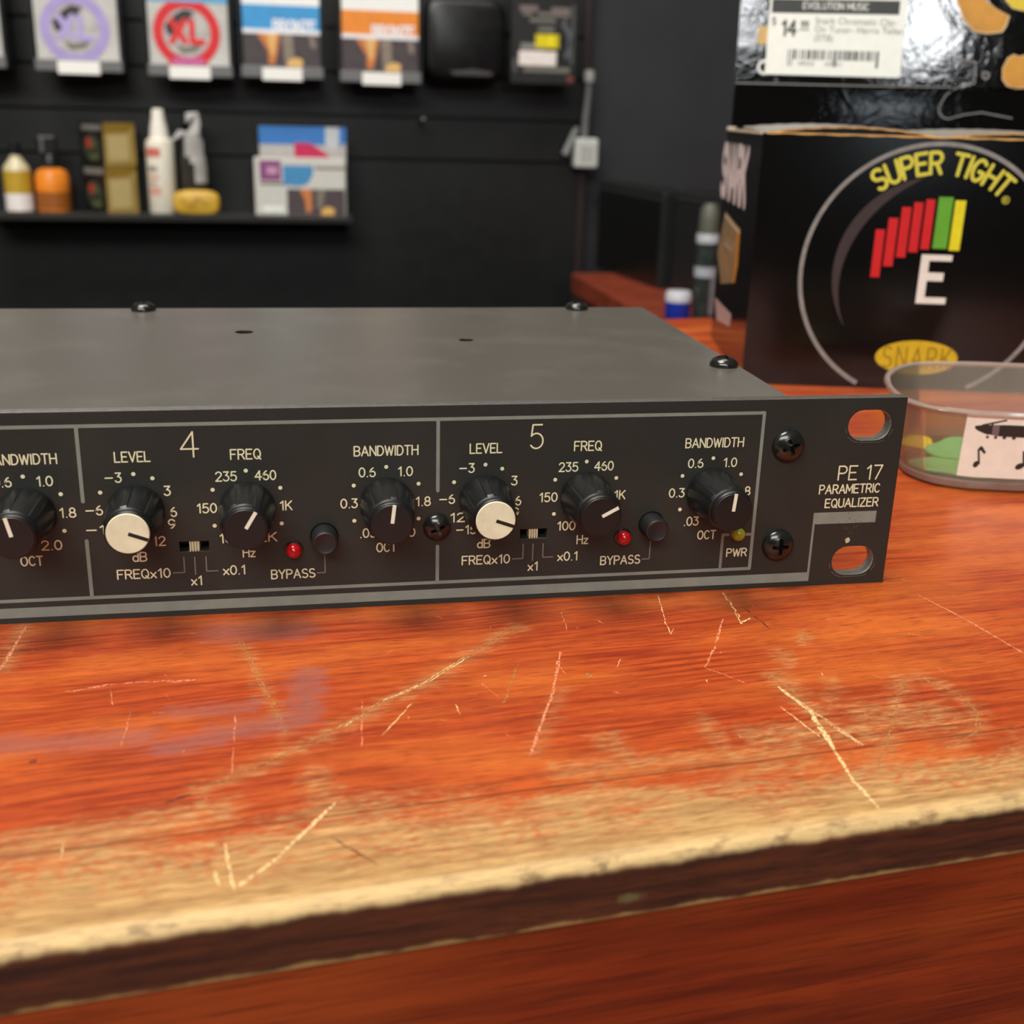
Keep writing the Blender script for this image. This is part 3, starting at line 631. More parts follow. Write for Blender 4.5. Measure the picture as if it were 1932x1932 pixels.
for pts, m, nm in [((46.1, 49.6, 43.9, 62.0), BR, 'red_bar'), ((50.5, 54.15, 48.2, 66.4), BR, 'red_bar'), ((55.0, 58.55, 51.7, 70.6), BR, 'red_bar'), ((59.4, 62.85, 53.8, 72.5), BR, 'red_bar'), ((63.8, 67.2, 55.05, 73.7), BR, 'red_bar'),
                   ((68.4, 73.85, 55.45, 74.7), BG, 'green_bar'), ((74.7, 78.75, 54.9, 73.6), BYEL, 'yellow_bar')]:
    MB().poly([(pts[0], pts[2]), (pts[1], pts[2]), (pts[1], pts[3]), (pts[0], pts[3])], ff).build(nm, m, bx)
le = MB()
for a in ((64.8, 68.0, 34.3, 53.1), (68.0, 76.6, 50.8, 53.1), (68.0, 74.2, 43.1, 46.3), (68.0, 76.3, 34.3, 36.8)): le.poly([(a[0], a[2]), (a[1], a[2]), (a[1], a[3]), (a[0], a[3])], ff)
le.build('letter_e', mat((232, 224, 214), .45, var=.04), bx)
st = MB(); txt = 'SUPER TIGHT'; tot = sum(F[c][0] + .17 for c in txt) - .17; x = 0
for ch_ in txt:
    wd, sk = F[ch_]
    for pl in sk:
        P = []
        for a, b in pl:
            t = math.radians(125.5 - 73.5 * (x + a) / tot); r = 38.0 + b * 7.6; P.append((c0[0] + r * math.cos(t), c0[1] + r * math.sin(t)))
        st.stroke(P, 1.35, ff)
    x += wd + .17
rr_ = [(c0[0] + 38.6 * math.cos(math.radians(48.6)) + dx, c0[1] + 38.6 * math.sin(math.radians(48.6)) + dy) for dx, dy in circ(0, 0, 1.3, 16)]
st.stroke(rr_ + rr_[:1], .3, ff)
st.stroke([(rr_[0][0] - 1.8, rr_[0][1] - .7), (rr_[0][0] - 1.8, rr_[0][1] + .7), (rr_[0][0] - .9, rr_[0][1] + .4), (rr_[0][0] - 1.7, rr_[0][1]), (rr_[0][0] - .8, rr_[0][1] - .7)], .25, ff)
st.build('arched_lettering', mat((214, 206, 72), .45, var=.06), bx)
ov = MB().poly([(68.1 + 16.2 * math.cos(t * math.pi / 24), 12.9 + 6.8 * math.sin(t * math.pi / 24)) for t in range(48)], ff).build('yellow_oval', mat((204, 172, 34), .4, var=.08), bx)
ol = MB()
for pl in text_strokes('SNARK', 55, 81.5, 8.8, 8.0, .3): ol.stroke(pl, .75, ff2)
ol.build('oval_lettering', mat((150, 120, 20), .5), ov)
# left side prints
lf = lambda v, z: (-.06, v, z)
sl_ = MB()
for pl in text_strokes('SNARK', 111, 33, 68.0, 20, .12): sl_.stroke(pl, 5.6, lf, 0, True, -1)
sl_.build('side_lettering', mat((214, 208, 212), .5), bx)
dm = MB().poly([(88.8, 60.5), (37.7, 57.1), (36.1, 43), (41, 34.6), (85.2, 28.2), (106, 40.2)][::-1], lf)
dm.poly([(47, 57.7), (37.7, 57.1), (36.1, 43), (41, 34.6), (47, 33.7)][::-1], lambda v, z: (-.1, v, z), 1); dm.stroke([(88, 59), (40, 55.6)], 1.6, lambda v, z: (-.1, v, z), 2, True, -1); dm.stroke([(96, 45), (60, 36)], 1.2, lambda v, z: (-.1, v, z), 1, True, -1)
for t in (52, 62, 72): dm.stroke([(t, 50), (t + 4, 46), (t + 9, 47)], 1.0, lambda v, z: (-.1, v, z), 2, True, -1)
dm.build('side_picture', [mat((132, 116, 84), .5, var=.2, nscale=.15), mat((180, 128, 44), .5), mat((192, 178, 148), .5)], bx)
MB().poly([(101.9, 19.7), (42.7, 20.9), (44.4, 15.3), (89.1, 10.7)][::-1], lf).build('side_stripe', mat((170, 152, 150), .5), bx)
# opened lid standing up at the back of the box
ld = MB(); n = 30
rows = [(97.0, 0.0), (104, .3), (110, .3), (115.6, .1), (116.2, .9), (117.0, .1)] + [(117 + 8 * k, .1 + k * .75) for k in range(1, 12)]
ld.rings([[(1.6 + 133.4 * i / n, BD - .35 + dv, z) for i in range(n + 1)] + [(1.6 + 133.4 * i / n, BD + .25 + dv, z) for i in range(n, -1, -1)] for z, dv in rows], True, True)
lid = ld.build('upright_lid', CRINK, bx, smooth=40)
lv = lambda z: BD - .35 + (0.2 if z < 117 else .1 + (z - 117) / 8 * .75)
hf = lambda a, b: (a, lv(b) - .06, b)
hf2 = lambda a, b: (a, lv(b) - .12, b)
LINE = mat((142, 138, 136), .5)
cu_ = MB()
cu_.stroke([(2, 116.2), (60, 116.4), (99, 116.8)], .55, hf); cu_.stroke([(91.8, 129.5), (99, 129), (108.2, 127.7), (108.9, 118.7), (104, 117.6), (100.8, 116.4), (97, 113.6), (95.2, 110), (94.6, 107.5), (95.2, 105.4), (97, 103.7), (99.3, 103.2), (106, 105.2), (113.9, 106.4), (127.8, 104.3)], .55, hf)
cu_.stroke([(90, 141.5), (99, 141.6), (106, 140.6)], .4, hf); cu_.stroke([(1.9, 97), (1.9, 200)], .5, hf)
ann(cu_, (113.5, 122.1), 1.0, 1.7, 0, 360, hf, 20)
cu_.build('printed_outline', LINE, lid)
SHP = [mat((194, 136, 46), .4, var=.15, nscale=.08), mat((222, 188, 140), .4), mat((214, 190, 40), .4)]
def outlined(pts, c):
    gp = MB()
    cx = sum(p[0] for p in pts) / len(pts); cz = sum(p[1] for p in pts) / len(pts)
    gp.poly([(cx + (a - cx) * 1.07, cz + (b - cz) * 1.07) for a, b in pts], hf, 1); gp.poly(pts, hf2, c); gp.build('printed_shape', SHP, lid)
outlined([(93.5, 165), (97.4, 153.1), (101, 146), (105.9, 140.9), (112, 140.2), (118.0, 141), (119.4, 143.6), (120.2, 147.4), (114.5, 150), (109.3, 153.6), (106, 165)], 0)
outlined([(121.3, 121), (120.9, 125.5), (122.6, 129.6), (125, 131), (127, 130.2), (130, 131), (134, 130), (134.5, 122), (131, 117.6), (127, 117.3), (123.5, 118.4)], 0)
outlined([(118.5, 153.8), (122, 150.6), (127, 149.7), (134, 151), (134, 162), (119.5, 162)], 2)
MB().poly([(10.4, 133.0), (16, 133.0), (16, 140.4), (10.4, 140.4)], hf).build('printed_square', mat((206, 168, 100), .4), lid)
lc = MB(); ann(lc, (14.2, 123.2), 1.9, 3.3, 50, 310, hf2, 30); lc.build('letter_c', mat((226, 226, 222), .45), lid)
# price sticker
sk = lambda a, b: (a, lv(b) - .22, b)
sk2 = lambda a, b: (a, lv(b) - .27, b)
def rrect(x0, x1, z0, z1, r): return arc(x1 - r, z0 + r, r, r, -90, 0, 5) + arc(x1 - r, z1 - r, r, r, 0, 90, 5) + arc(x0 + r, z1 - r, r, r, 90, 180, 5) + arc(x0 + r, z0 + r, r, r, 180, 270, 5)
tg = MB().prism(rrect(14.6, 75.4, 120.2, 154.6, 1.6), sk, lambda a, b: (a, lv(b) - .05, b)).build('price_sticker', mat((240, 240, 232), .5, var=.02), lid)
INK = mat((58, 60, 58), .6); INKL = mat((150, 150, 148), .6)
tb = MB(); tb.poly([(15.6, 146.2), (72.2, 146.6), (72.2, 152.4), (15.6, 152.0)], sk2)
random.seed(3); xx = 24.4; kk = 0
while xx < 65.2:
    wd = random.choice((.35, .5, .7, 1.1)); long_ = xx < 26.5 or 43.5 < xx < 46 or xx > 63.2
    tb.poly([(xx, 124.0 if long_ else 126.9), (xx + wd, 124.0 if long_ else 126.9), (xx + wd, 131.0), (xx, 131.0)], sk2, 0); xx += wd + random.choice((.35, .55, .9))
for t, x0, x1, z, h, th in [('14', 20.2, 27.6, 136.9, 6.0, 1.1), ('99', 28.9, 32.6, 140.4, 2.6, .5)]:
    for pl in text_strokes(t, x0 + th / 2, x1 - th / 2, z, h): tb.stroke(pl, th, sk2)
tb.stroke([(28.7, 139.4), (32.8, 139.5)], .4, sk2)
for pl in text_strokes('S', 16.2, 17.9, 141.4, 2.6): tb.stroke(pl, .4, sk2)
tb.stroke([(17.05, 140.8), (17.05, 144.6)], .3, sk2)
tb.build('price_print', INK, tg)
tw = MB()
for pl in text_strokes('EVOLUTION MUSIC', 29.5, 58.5, 148.2, 2.7): tw.stroke(pl, .45, lambda a, b: (a, lv(b) - .31, b))
tw.build('shop_lettering', mat((220, 220, 214), .6), tg)
vz = lambda z: lv(z) - .29
for s_, z in (('Snark Chromatic Clip-', 142.0), ('On Tuner- Harris Teller', 138.4), ('(ST8)', 134.7)): font_mesh(s_, 4.0, XZ(35.2, vz(z), z), 'product_lettering', INKL, tg)
font_mesh('189502      007401', 2.7, XZ(28.5, vz(124), 124.3), 'barcode_digits', INKL, tg)
# dust flaps in the open top
def flap(u0, u1, hgt, name):
    f = MB(); N = 36; M = 8; Rg = []
    def zz(u, v): q = (u - u0) / (u1 - u0); return BH + .3 + hgt * math.sin(math.pi * q) ** .8 * (1 - .3 * v / 60) + .35 * math.sin(u * .9) * math.sin(v * .2 + 1) * .4 + v * .02
    for th in (0, 1):
        Rg = [[(u0 + (u1 - u0) * i / N, .5 + 62 * j / M, zz(u0 + (u1 - u0) * i / N, 62 * j / M) - .7 * th) for i in range(N + 1)] for j in range(M + 1)]
        f.rings(Rg, False, False, th, False)
    ed = [[(u0 + (u1 - u0) * i / N, .48, zz(u0 + (u1 - u0) * i / N, 0) - t) for i in range(N + 1)] for t in (0.25, .75)]; f.rings(ed, False, False, 1, False)
    ed = [[(u0 + (u1 - u0) * i / N, .45, zz(u0 + (u1 - u0) * i / N, 0) - t) for i in range(N + 1)] for t in (0.0, .25)]; f.rings(ed, False, False, 0, False)
    return f.build(name, [SILV, KRAFT], bx, smooth=40)
flap(.8, 66, 3.0, 'dust_flap'); flap(66.5, 135, 2.4, 'dust_flap')
er = MB(); random.seed(5)
er.rings([[(u, -.05, BH - .15 - .15 * math.sin(u * .5)) for u in range(1, 136, 3)], [(u, -.05, BH + .35 + random.uniform(-.15, .15)) for u in range(1, 136, 3)], [(u, .8, BH + .4) for u in range(1, 136, 3)]], False, False, 0, False)
er.box(-.4, 3.0, 98, 105.2, BH - .4, BH + 1.3, 1); er.box(-.5, .9, 3, 98, BH - .5, BH + .35, 1)
er.build('torn_edge', [KRAFT, mat((200, 190, 172), .7, var=.25, nscale=.6)], bx)

# ------------------------------------------------------------------ plastic tub of picks
tub = thing('plastic_tub', 'round clear plastic tub with a taped white paper label, right of the equalizer', 'tub', (86, 89.5, 0))
RIM = [(47, 92.9), (44.3, 83.3), (43.6, 76.2), (46.6, 67), (54.2, 60.8), (62, 58), (72.9, 55.2), (83.7, 53.3), (92.3, 52.8), (98.7, 53.8), (105.8, 58), (113, 64.6), (119.6, 73.9)]
RIM = [(a - 86, b - 89.5) for a, b in RIM]; RIM += [(-a, -b) for a, b in RIM]
def cr(u):
    i = int(math.floor(u)); f = u - i; p = [RIM[(i + k) % 26] for k in (-1, 0, 1, 2)]
    return [.5 * (2 * p[1][q] + (p[2][q] - p[0][q]) * f + (2 * p[0][q] - 5 * p[1][q] + 4 * p[2][q] - p[3][q]) * f * f + (3 * p[1][q] - p[0][q] - 3 * p[2][q] + p[3][q]) * f ** 3) for q in (0, 1)]
def wall(u, z, off=0.0):
    a, b = cr(u); k = .87 + .13 * z / 25; r = math.hypot(a, b); k2 = k + off / r; return (a * k2, b * k2, z)
US = [26 * i / 156 for i in range(156)]
PLA = clear('clear_plastic', (.93, .92, .90, 1), .17, (206, 192, 176)); PLR = clear('milky_plastic_rim', (.86, .82, .78, 1), .42, (214, 192, 178), .1)
MB().rings([[wall(u, z, o) for u in US] for z, o in ((1.6, -.55), (24, -.55), (24, 0), (1.6, 0), (1.6, -.55))], False, False).build('wall', PLA, tub, smooth=40)
MB().rings([[wall(u, z, o) for u in US] for z, o in ((23.7, .0), (23.4, 1.0), (24.2, 1.4), (25.0, 1.0), (25.1, -.2), (24.7, -.7), (23.9, -.5), (23.7, 0))], False, False).build('rim', PLR, tub, smooth=40)
MB().rings([[wall(u, z, o) for u in US] for z, o in ((.15, -.8), (.9, .35), (2.8, .25), (3.2, -.1), (3.0, -.8), (1.2, -1.2), (.15, -1.6), (.15, -.8))], False, False).build('base_ring', clear('milky_plastic_base', (.80, .77, .74, 1), .5, (172, 142, 128), .08), tub, smooth=40)
MB().rings([[tuple(q * k if i < 2 else z for i, q in enumerate(wall(u, 0))) for u in US] for k, z in ((.97, .4), (.02, .4), (.02, 1.0), (.97, 1.0))], True, True).build('floor_disc', PLA, tub)
MB().rings([[wall(2.75 + 1.35 * i / 14, z, .25) for i in range(15)] for z in (5.2, 12, 18, 23.2)], False, False, 0, False).build('sticky_tape', clear('sticky_tape', (.90, .86, .76, 1), .22, (176, 150, 104), .06, .3), tub, smooth=40)
lb_ = MB().rings([[wall((3.78 + .2 * (z - 4.6) / 20) + (4.9 - .2 * (z - 4.6) / 20) * i / 40, z, .4) for i in range(41)] for z in (4.6, 10, 16, 24.0)], False, False, 0, False).build('paper_label', mat((246, 243, 228), .7, var=.03), tub, smooth=40)
wp = lambda a, b: wall(a / 9.5, b, .5)
pi = MB(); q95 = lambda L: [(a * 9.5, b) for a, b in L]
for i, (a, b, c, d) in enumerate([(4.25, 19.7, 20.5, 4.4), (4.4, 19.0, 20.7, 4.6), (4.6, 18.3, 20.9, 4.85), (4.85, 18.0, 21.0, 5.05), (5.05, 17.7, 21.1, 5.3), (5.3, 17.6, 21.2, 5.6), (5.6, 17.6, 21.2, 5.9), (5.9, 17.6, 21.1, 6.3), (6.3, 17.9, 20.8, 6.6)]):
    nx = [18.9, 18.3, 18.0, 17.7, 17.6, 17.6, 17.6, 17.9, 18.6][i]; ny = [20.7, 20.9, 21.0, 21.1, 21.2, 21.2, 21.1, 20.8, 20.0][i]
    pi.poly(q95([(a, b), (d, nx), (d, ny), (a, c)]), wp, 1 if i == 3 else 0)
pi.stroke(q95([(4.5, 20.8), (5.2, 22.6)]), .5, wp); pi.stroke(q95([(4.7, 18.2), (4.85, 21.4)]), .5, wp)
for a in (4.72, 4.98, 5.22, 5.46, 5.8, 6.1): pi.poly([(a * 9.5 + .5 * math.cos(k), 17.3 + .5 * math.sin(k)) for k in range(6)], wp)
for du in (0, 1.32, 2.64):
    pi.poly([(4.42 * 9.5 + du * 9.5 + 1.1 * math.cos(k * .5), 8.7 + 1.0 * math.sin(k * .5) + .35 * math.cos(k * .5)) for k in range(13)], wp)
    pi.stroke(q95([(4.53 + du, 9.0), (4.46 + du, 13.2), (4.55 + du, 13.8), (4.69 + du, 12.5)]), [.7, .7, 1.2, .8], wp)
pi.build('label_picture', [mat((46, 40, 38), .7), mat((120, 108, 110), .7)], lb_)
def pick(loc, rz, tilt, col, sz=1.0):
    P = []
    for k in range(48):
        t = 2 * math.pi * k / 48; r = 11.2 + 2.1 * math.cos(3 * t) + .5 * math.cos(t); P.append((r * sz * math.cos(t), r * sz * math.sin(t)))
    o = MB().prism(P, lambda a, b: (a, b, 0), lambda a, b: (a, b, .9)).build('guitar_pick', mat(col, .35, var=.06), None, loc, bevel=.25)
    o.rotation_euler = (math.radians(tilt[0]), math.radians(tilt[1]), math.radians(rz)); return o
tag(pick((66, 83, 1.25), 170, (0, 0), (128, 214, 146)), 'mint green guitar pick lying flat nearest the front of the clear tub', 'guitar pick')
tag(pick((76, 94, 2.4), 60, (3, -4), (120, 208, 140))
, 'mint green guitar pick lying behind the front one in the clear tub', 'guitar pick')
tag(pick((67.5, 110.5, 1.25), 40, (0, 0), (250, 220, 50), .62), 'yellow guitar pick at the back left inside the clear tub', 'guitar pick')
tag(pick((84, 88, 4.2), 100, (4, 2), (44, 62, 54)), 'dark guitar pick lying on the green ones in the clear tub', 'guitar pick')

# ------------------------------------------------------------------ things on the slatwall
WY = 1200
def fp_(dy): return lambda a, b: (a, dy, b)
def quad(mb, x0, x1, z0, z1, fn, mi=0): return mb.poly([(x0, z0), (x1, z0), (x1, z1), (x0, z1)], fn, mi)
HOLD = mat((112, 112, 114), .3, var=.1, nscale=.05); TAGW = mat((246, 244, 240), .5, var=.02); EDGE = mat((34, 34, 36), .3)
def pack(x0, x1, zb, label):
    """card pouch in a clear hanging holder; local x from 0 to the pouch width, z from the holder's lower edge"""
    w_ = x1 - x0; t = thing('string_pack', label, 'string pack', (x0, WY, zb), 0, 'string packs on the wall')
    h = MB(); h.box(-3, w_ + 3, -3, 9, 0, 12); h.box(-4.5, -2, -3, 24, 0, 126, 1); h.box(w_ + 2, w_ + 4.5, -3, 24, 0, 126, 1); h.box(-3, w_ + 3, 20, 24, 0, 126, 1)
    h.box(w_ / 2 - 3, w_ / 2 + 3, 24, 66, 96, 102, 1)
    h.build('holder', [HOLD, EDGE], t, bevel=.6); return t, w_
def price(t, w_, x0, x1): MB().box(x0, x1, -4.2, -3, -3, 10.2).build('price_tag', TAGW, t, bevel=.5)
def xl(t, w_, cx, cz, ink, ink2, r1=35.8, r0=25.4):
    c = MB().box(0, w_, 1, 16, 12, 130).build('pouch', mat((196, 194, 190), .45, var=.12, nscale=.03), t)
    r = MB(); ann(r, (cx, cz), r0, r1, 0, 360, fp_(.6), 60); quad(r, cx - 21, cx + 21, cz - 34, cz - 26, fp_(.5))
    r.build('printed_ring', mat(ink, .5, var=.08, nscale=.05), c)
    k = MB(); k.poly([(cx + 25 * math.cos(a / 12 * math.pi), cz + 25 * math.sin(a / 12 * math.pi)) for a in range(24)], fp_(.8), 0)
    k.poly([(cx - 20, cz + 4), (cx - 14, cz + 17), (cx - 2, cz + 24), (cx + 9, cz + 22), (cx + 2, cz + 12), (cx - 8, cz + 9)], fp_(.7), 1); k.poly([(cx - 23, cz + 8), (cx - 17, cz + 12), (cx - 10, cz - 2), (cx - 20, cz - 3)], fp_(.7), 1)
    k.poly([(cx - 13, cz - 12), (cx - 2, cz - 15), (cx + 16, cz - 11), (cx + 8, cz - 20), (cx - 6, cz - 21)], fp_(.7), 2)
    k.build('ring_picture', [mat((184, 180, 178), .5, var=.2, nscale=.1), mat((52, 46, 50), .5, var=.3, nscale=.2), mat((118, 112, 104), .5, var=.3, nscale=.2)], c)
    l = MB()
    for pl in text_strokes('XL', cx - 16, cx + 17, cz - 9, 21, .3): l.stroke(pl, 6.4, fp_(.4))
    l.build('pack_lettering', mat(ink2, .5), c); return c
t, w_ = pack(-392.5, -307, 130.5, 'string pack with a lavender ring and XL letters, hanging left of the red-ringed pack')
xl(t, w_, 41, 43, (168, 152, 208), (176, 162, 218)); price(t, w_, 20.5, 64.5)
t, w_ = pack(-275, -190, 129, 'string pack with a bright red ring and XL letters, hanging beside the lavender one')
c = xl(t, w_, 40.5, 44.8, (214, 36, 44), (222, 40, 46)); price(t, w_, 20, 64); quad(MB(), 0, w_, 76, 100, fp_(.55)).build('blue_band', mat((96, 170, 216), .5), c)
quad(MB(), 24, 58, 12.5, 19, fp_(.3)).build('pink_patch', mat((206, 96, 160), .5), c)
def acoustic(x0, x1, zb, label, band, tag_):
    t, w_ = pack(x0, x1, zb, label); c = MB().box(0, w_, 1, 16, 12, 130).build('pouch', mat((244, 244, 242), .45, var=.03), t)
    quad(MB(), 0, w_, 50, 75.5, fp_(.6)).build('colour_band', mat(band, .5, var=.06, nscale=.05), c)
    s = MB(); quad(s, 0, w_, 46, 50.5, fp_(.5))
    for pl in text_strokes('BRONZE', w_ * .40, w_ * .94, 49.5, 10.5, .2): s.stroke(pl, 2.4, fp_(.4))
    s.build('pack_lettering', mat((240, 240, 246), .5), c)
    g_ = MB(); quad(g_, 0, w_, 12, 46.5, fp_(.7)); g_.poly([(w_ * .18, 46), (w_ * .48, 46), (w_ * .45, 30), (w_ * .40, 14), (w_ * .32, 14), (w_ * .32, 28)], fp_(.6), 1)
    g_.poly([(w_ * .30, 46), (w_ * .44, 46), (w_ * .40, 24), (w_ * .36, 24)], fp_(.55), 2); g_.poly([(w_ * .50, 46), (w_ * .64, 46), (w_ * .66, 14), (w_ * .54, 14)], fp_(.6), 3)
    g_.poly([(w_ * .56, 12), (w_ * .58, 19), (w_ * .68, 22), (w_ * .77, 20), (w_ * .76, 12)], fp_(.5), 2); g_.poly([(w_ * .86, 45), (w_ * .92, 45), (w_ * .95, 33), (w_ * .88, 32)], fp_(.6), 3)
    g_.build('pack_picture', [mat((72, 62, 66), .5, var=.15, nscale=.1), mat((206, 122, 62), .5, var=.15), mat((226, 182, 112), .5), mat((138, 124, 112), .5, var=.2)], c)
    price(t, w_, *tag_)
acoustic(-174.5, -90, 130.5, 'string pack with a blue band over a guitar picture, right of the red-ringed pack', (62, 152, 214), (20, 64))
acoustic(-65.5, 20.5, 129, 'string pack with an orange band over a guitar picture, right of the blue-banded pack', (236, 140, 46), (22, 66))
t, w_ = pack(-505, -427.5, 131.5, 'pale string pack mostly cut off at the left, left of the lavender one'); MB().box(0, w_, 1, 16, 12, 130).build('pouch', mat((190, 188, 184), .45), t); price(t, w_, 18, 60)

t = thing('accessory_pouch', 'dark glossy pouch hanging between the orange string pack and the yellow-windowed card', 'pouch', (28, 1206, 134))
po = MB(); po.rings([[(48 + (48 - ins) * math.copysign(abs(math.cos(a)) ** .35, math.cos(a)), y, 44 + (44 - ins) * math.copysign(abs(math.sin(a)) ** .35, math.sin(a))) for a in [2 * math.pi * k / 48 for k in range(48)]] for ins, y in ((6, 0), (1.5, 2), (0, 6), (1.5, 12), (4, 14))])
po.build('pouch_body', mat((12, 12, 13), .34, var=.5, nscale=.06, bump=.3), t, smooth=50)
po = MB(); po.box(44, 52, 10, 54, 88, 92); po.build('hanger', EDGE, t); po = MB(); po.poly([(30, 10), (58, 13), (80, 10), (78, 6), (34, 6)], fp_(-.3)); po.build('faint_patch', mat((66, 64, 66), .4), t)  # last piece: muted grey patch low on the pouch front
t = thing('tuner_card', 'black blister card with a bright yellow window, at the right end of the slatwall', 'blister card', (128, 1200, 133))
MB().box(0, 77, 0, 4, 0, 110).build('card', mat((30, 31, 31), .4, var=.2, nscale=.05), t, bevel=.6)
d = MB()
for x0, x1, z0, z1, mi in [(9, 30, 78, 84, 0), (46, 68, 78, 83, 0), (12, 24, 73.5, 77, 0), (30, 68, 73.5, 77.5, 0), (21, 64, 66.5, 71, 1), (31, 50, 57, 62, 1), (15, 70, 13, 18.5, 1), (2, 8, 13, 28, 2), (67, 75, 3.5, 9, 3), (70, 74, 22, 86, 2)]: quad(d, x0, x1, z0, z1, fp_(-.2), mi)
ann(d, (42, 45), 25, 30, -35, 70, fp_(-.2), 24, 4)
d.build('card_lettering', [mat((120, 108, 106), .5), mat((112, 112, 102), .5), mat((74, 76, 76), .5), mat((120, 54, 52), .5), mat((86, 92, 100), .5)], t)
MB().box(28, 56, -1.2, 0, 39, 54).build('yellow_window', mat((226, 208, 30), .4, var=.2, nscale=.12), t, bevel=1.5)
MB().box(9, 53.5, -1.6, -.4, 19.5, 35.5).build('price_sticker', mat((236, 226, 222), .5), t, bevel=.8)
quad(MB(), 11, 40, 37, 44, fp_(-.5)).build('grey_strip', mat((132, 130, 128), .4), t)
MB().box(36, 41, 4, 60, 100, 104).build('hanger', EDGE, t)

# display shelf with bottles and boxes
sh = thing('display_shelf', 'black acrylic display shelf holding bottles and small boxes on the slatwall', 'shelf', (-470, 1190, -27))
MB().box(0, 412, 0, 70, 0, 5.4).build('shelf_board', mat((18, 18, 19), .12), sh, bevel=.4)
MB().box(0, 412, -2, 0, 0, 9).build('front_lip', clear('acrylic_lip', (.75, .75, .76, 1), .25, (96, 94, 92), .12, .1), sh, bevel=.4)
SZ = -21.5
def bottle(name, label, cat, loc, parts):
    t = thing(name, label, cat, loc)
    for nm, prof, m in parts: MB().lathe(prof, lambda x, y, h: (x, y, h), 36).build(nm, m, t, smooth=40)
    return t
BLK = mat((22, 22, 23), .35)
bottle('polish_bottle', 'small bottle of yellow polish with white and yellow label, leftmost on the shelf', 'bottle', (-428.5, 1212, SZ), [
    ('bottle_body', [(.1, .1), (13.5, .1), (14.6, 2), (14.6, 45), (13.5, 50), (9, 56), (6, 60), (5.8, 64), (.1, 64)], mat((206, 194, 160), .3)), ('yellow_label', [(14.7, 22), (14.9, 22), (14.9, 46), (14.7, 46)], mat((190, 154, 44), .5)),
    ('white_label', [(14.7, 3), (15, 3), (15, 21.5), (14.7, 21.5)], mat((240, 232, 230), .5)), ('dark_base', [(13, .2), (14.8, .4), (14.8, 2.8), (14.4, 2.8)], mat((110, 84, 30), .4)), ('cap', [(6.4, 63), (6.4, 76), (.1, 77)], BLK)])
t = bottle('spray_bottle', 'squat orange spray bottle with a black spray head, next to the yellow polish bottle', 'bottle', (-392, 1214, SZ), [
    ('bottle_body', [(.1, .1), (17, .1), (18.5, 2), (18.5, 40), (16, 46), (8, 50), (.1, 50)], mat((232, 134, 36), .35, var=.12, nscale=.06)), ('neck', [(9, 49), (9, 60), (7, 64), (.1, 64)], BLK)])
m_ = MB(); m_.box(-12, 8, -5, 5, 64, 84); m_.box(-16, -12, -2, 2, 72, 84); m_.build('spray_head', mat((34, 34, 36), .25), t, bevel=2); MB().box(-9, -5, -5.6, -5, 66, 82).build('head_glint', mat((88, 88, 92), .3), t, bevel=.8)
MB().lathe([(18.6, 6), (18.7, 6), (18.7, 24), (18.6, 24)], lambda x, y, h: (x, y, h), 36).build('dark_label_mark', mat((150, 84, 24), .5), t)
def small_box(loc, h, label):
    t = thing('small_tuner_box', label, 'box', loc, -45, 'stacked black and gold boxes'); B = 43
    c = MB().box(0, B, -B, 0, 0, h).build('carton', mat((26, 27, 25), .35), t, bevel=.5)
    gold = lambda y, z: (B + .15, y, z)
    s = MB(); s.poly([(-B, 0), (0, 0), (0, h), (-B, h)], gold, 0); s.poly([(-B + 5, h * .12), (-9, h * .12), (-9, h * .72), (-B + 5, h * .72)], lambda y, z: (B + .3, y, z), 1); s.poly([(-B, h * .76), (-12, h * .80), (0, h * .9), (0, h * .99), (-B, h * .99)], lambda y, z: (B + .25, y, z), 2)
    s.build('gold_side', [mat((176, 148, 84), .4, var=.1, nscale=.05), mat((206, 184, 128), .45), mat((150, 118, 40), .45)], t)
    f = MB(); ff_ = lambda x, z: (x, -B - .15, z); quad(f, 6, 40, h * .82, h * .95, ff_, 0); f.poly([(22 + 15 * math.cos(k * .4), h * .42 + 15 * math.sin(k * .4)) for k in range(16)], ff_, 1)
    f2 = lambda x, z: (x, -B - .3, z); f.poly([(17 + 5.5 * math.cos(k * .6), h * .52 + 6 * math.sin(k * .6)) for k in range(10)], f2, 2); f.poly([(25 + 4 * math.cos(k * .6), h * .5 + 5 * math.sin(k * .6)) for k in range(10)], f2, 3); quad(f, 17, 33, h * .14, h * .26, f2, 3)
    f.build('front_print', [mat((120, 118, 112), .5), mat((56, 60, 50), .4), mat((166, 60, 42), .5), mat((86, 92, 58), .5)], t); return t
r2 = 43 * math.sqrt(.5)
small_box((-332.5, 1201 + 2 * r2, SZ), 53, 'lower of two stacked black and gold boxes on the display shelf')
small_box((-331.5, 1201 + 2 * r2, SZ + 53.2), 46, 'upper of two stacked black and gold boxes on the display shelf')
t = bottle('white_spray_bottle', 'tall white bottle with red print and a pointed spout, middle of the shelf', 'bottle', (-272, 1210, SZ), [
    ('bottle_body', [(.1, .1), (14.5, .1), (15.6, 2), (15.6, 76), (14.6, 82), (10.5, 84), (.1, 84)], mat((236, 230, 214), .35, var=.03)), ('spout', [(10.6, 83.5), (9.6, 94), (7.2, 106), (6.4, 114), (4.6, 115.5), (.1, 115.6)], mat((238, 232, 222), .35))])
cyl = lambda a, z: (15.75 * math.sin(a), -15.75 * math.cos(a), z)
lm = MB()
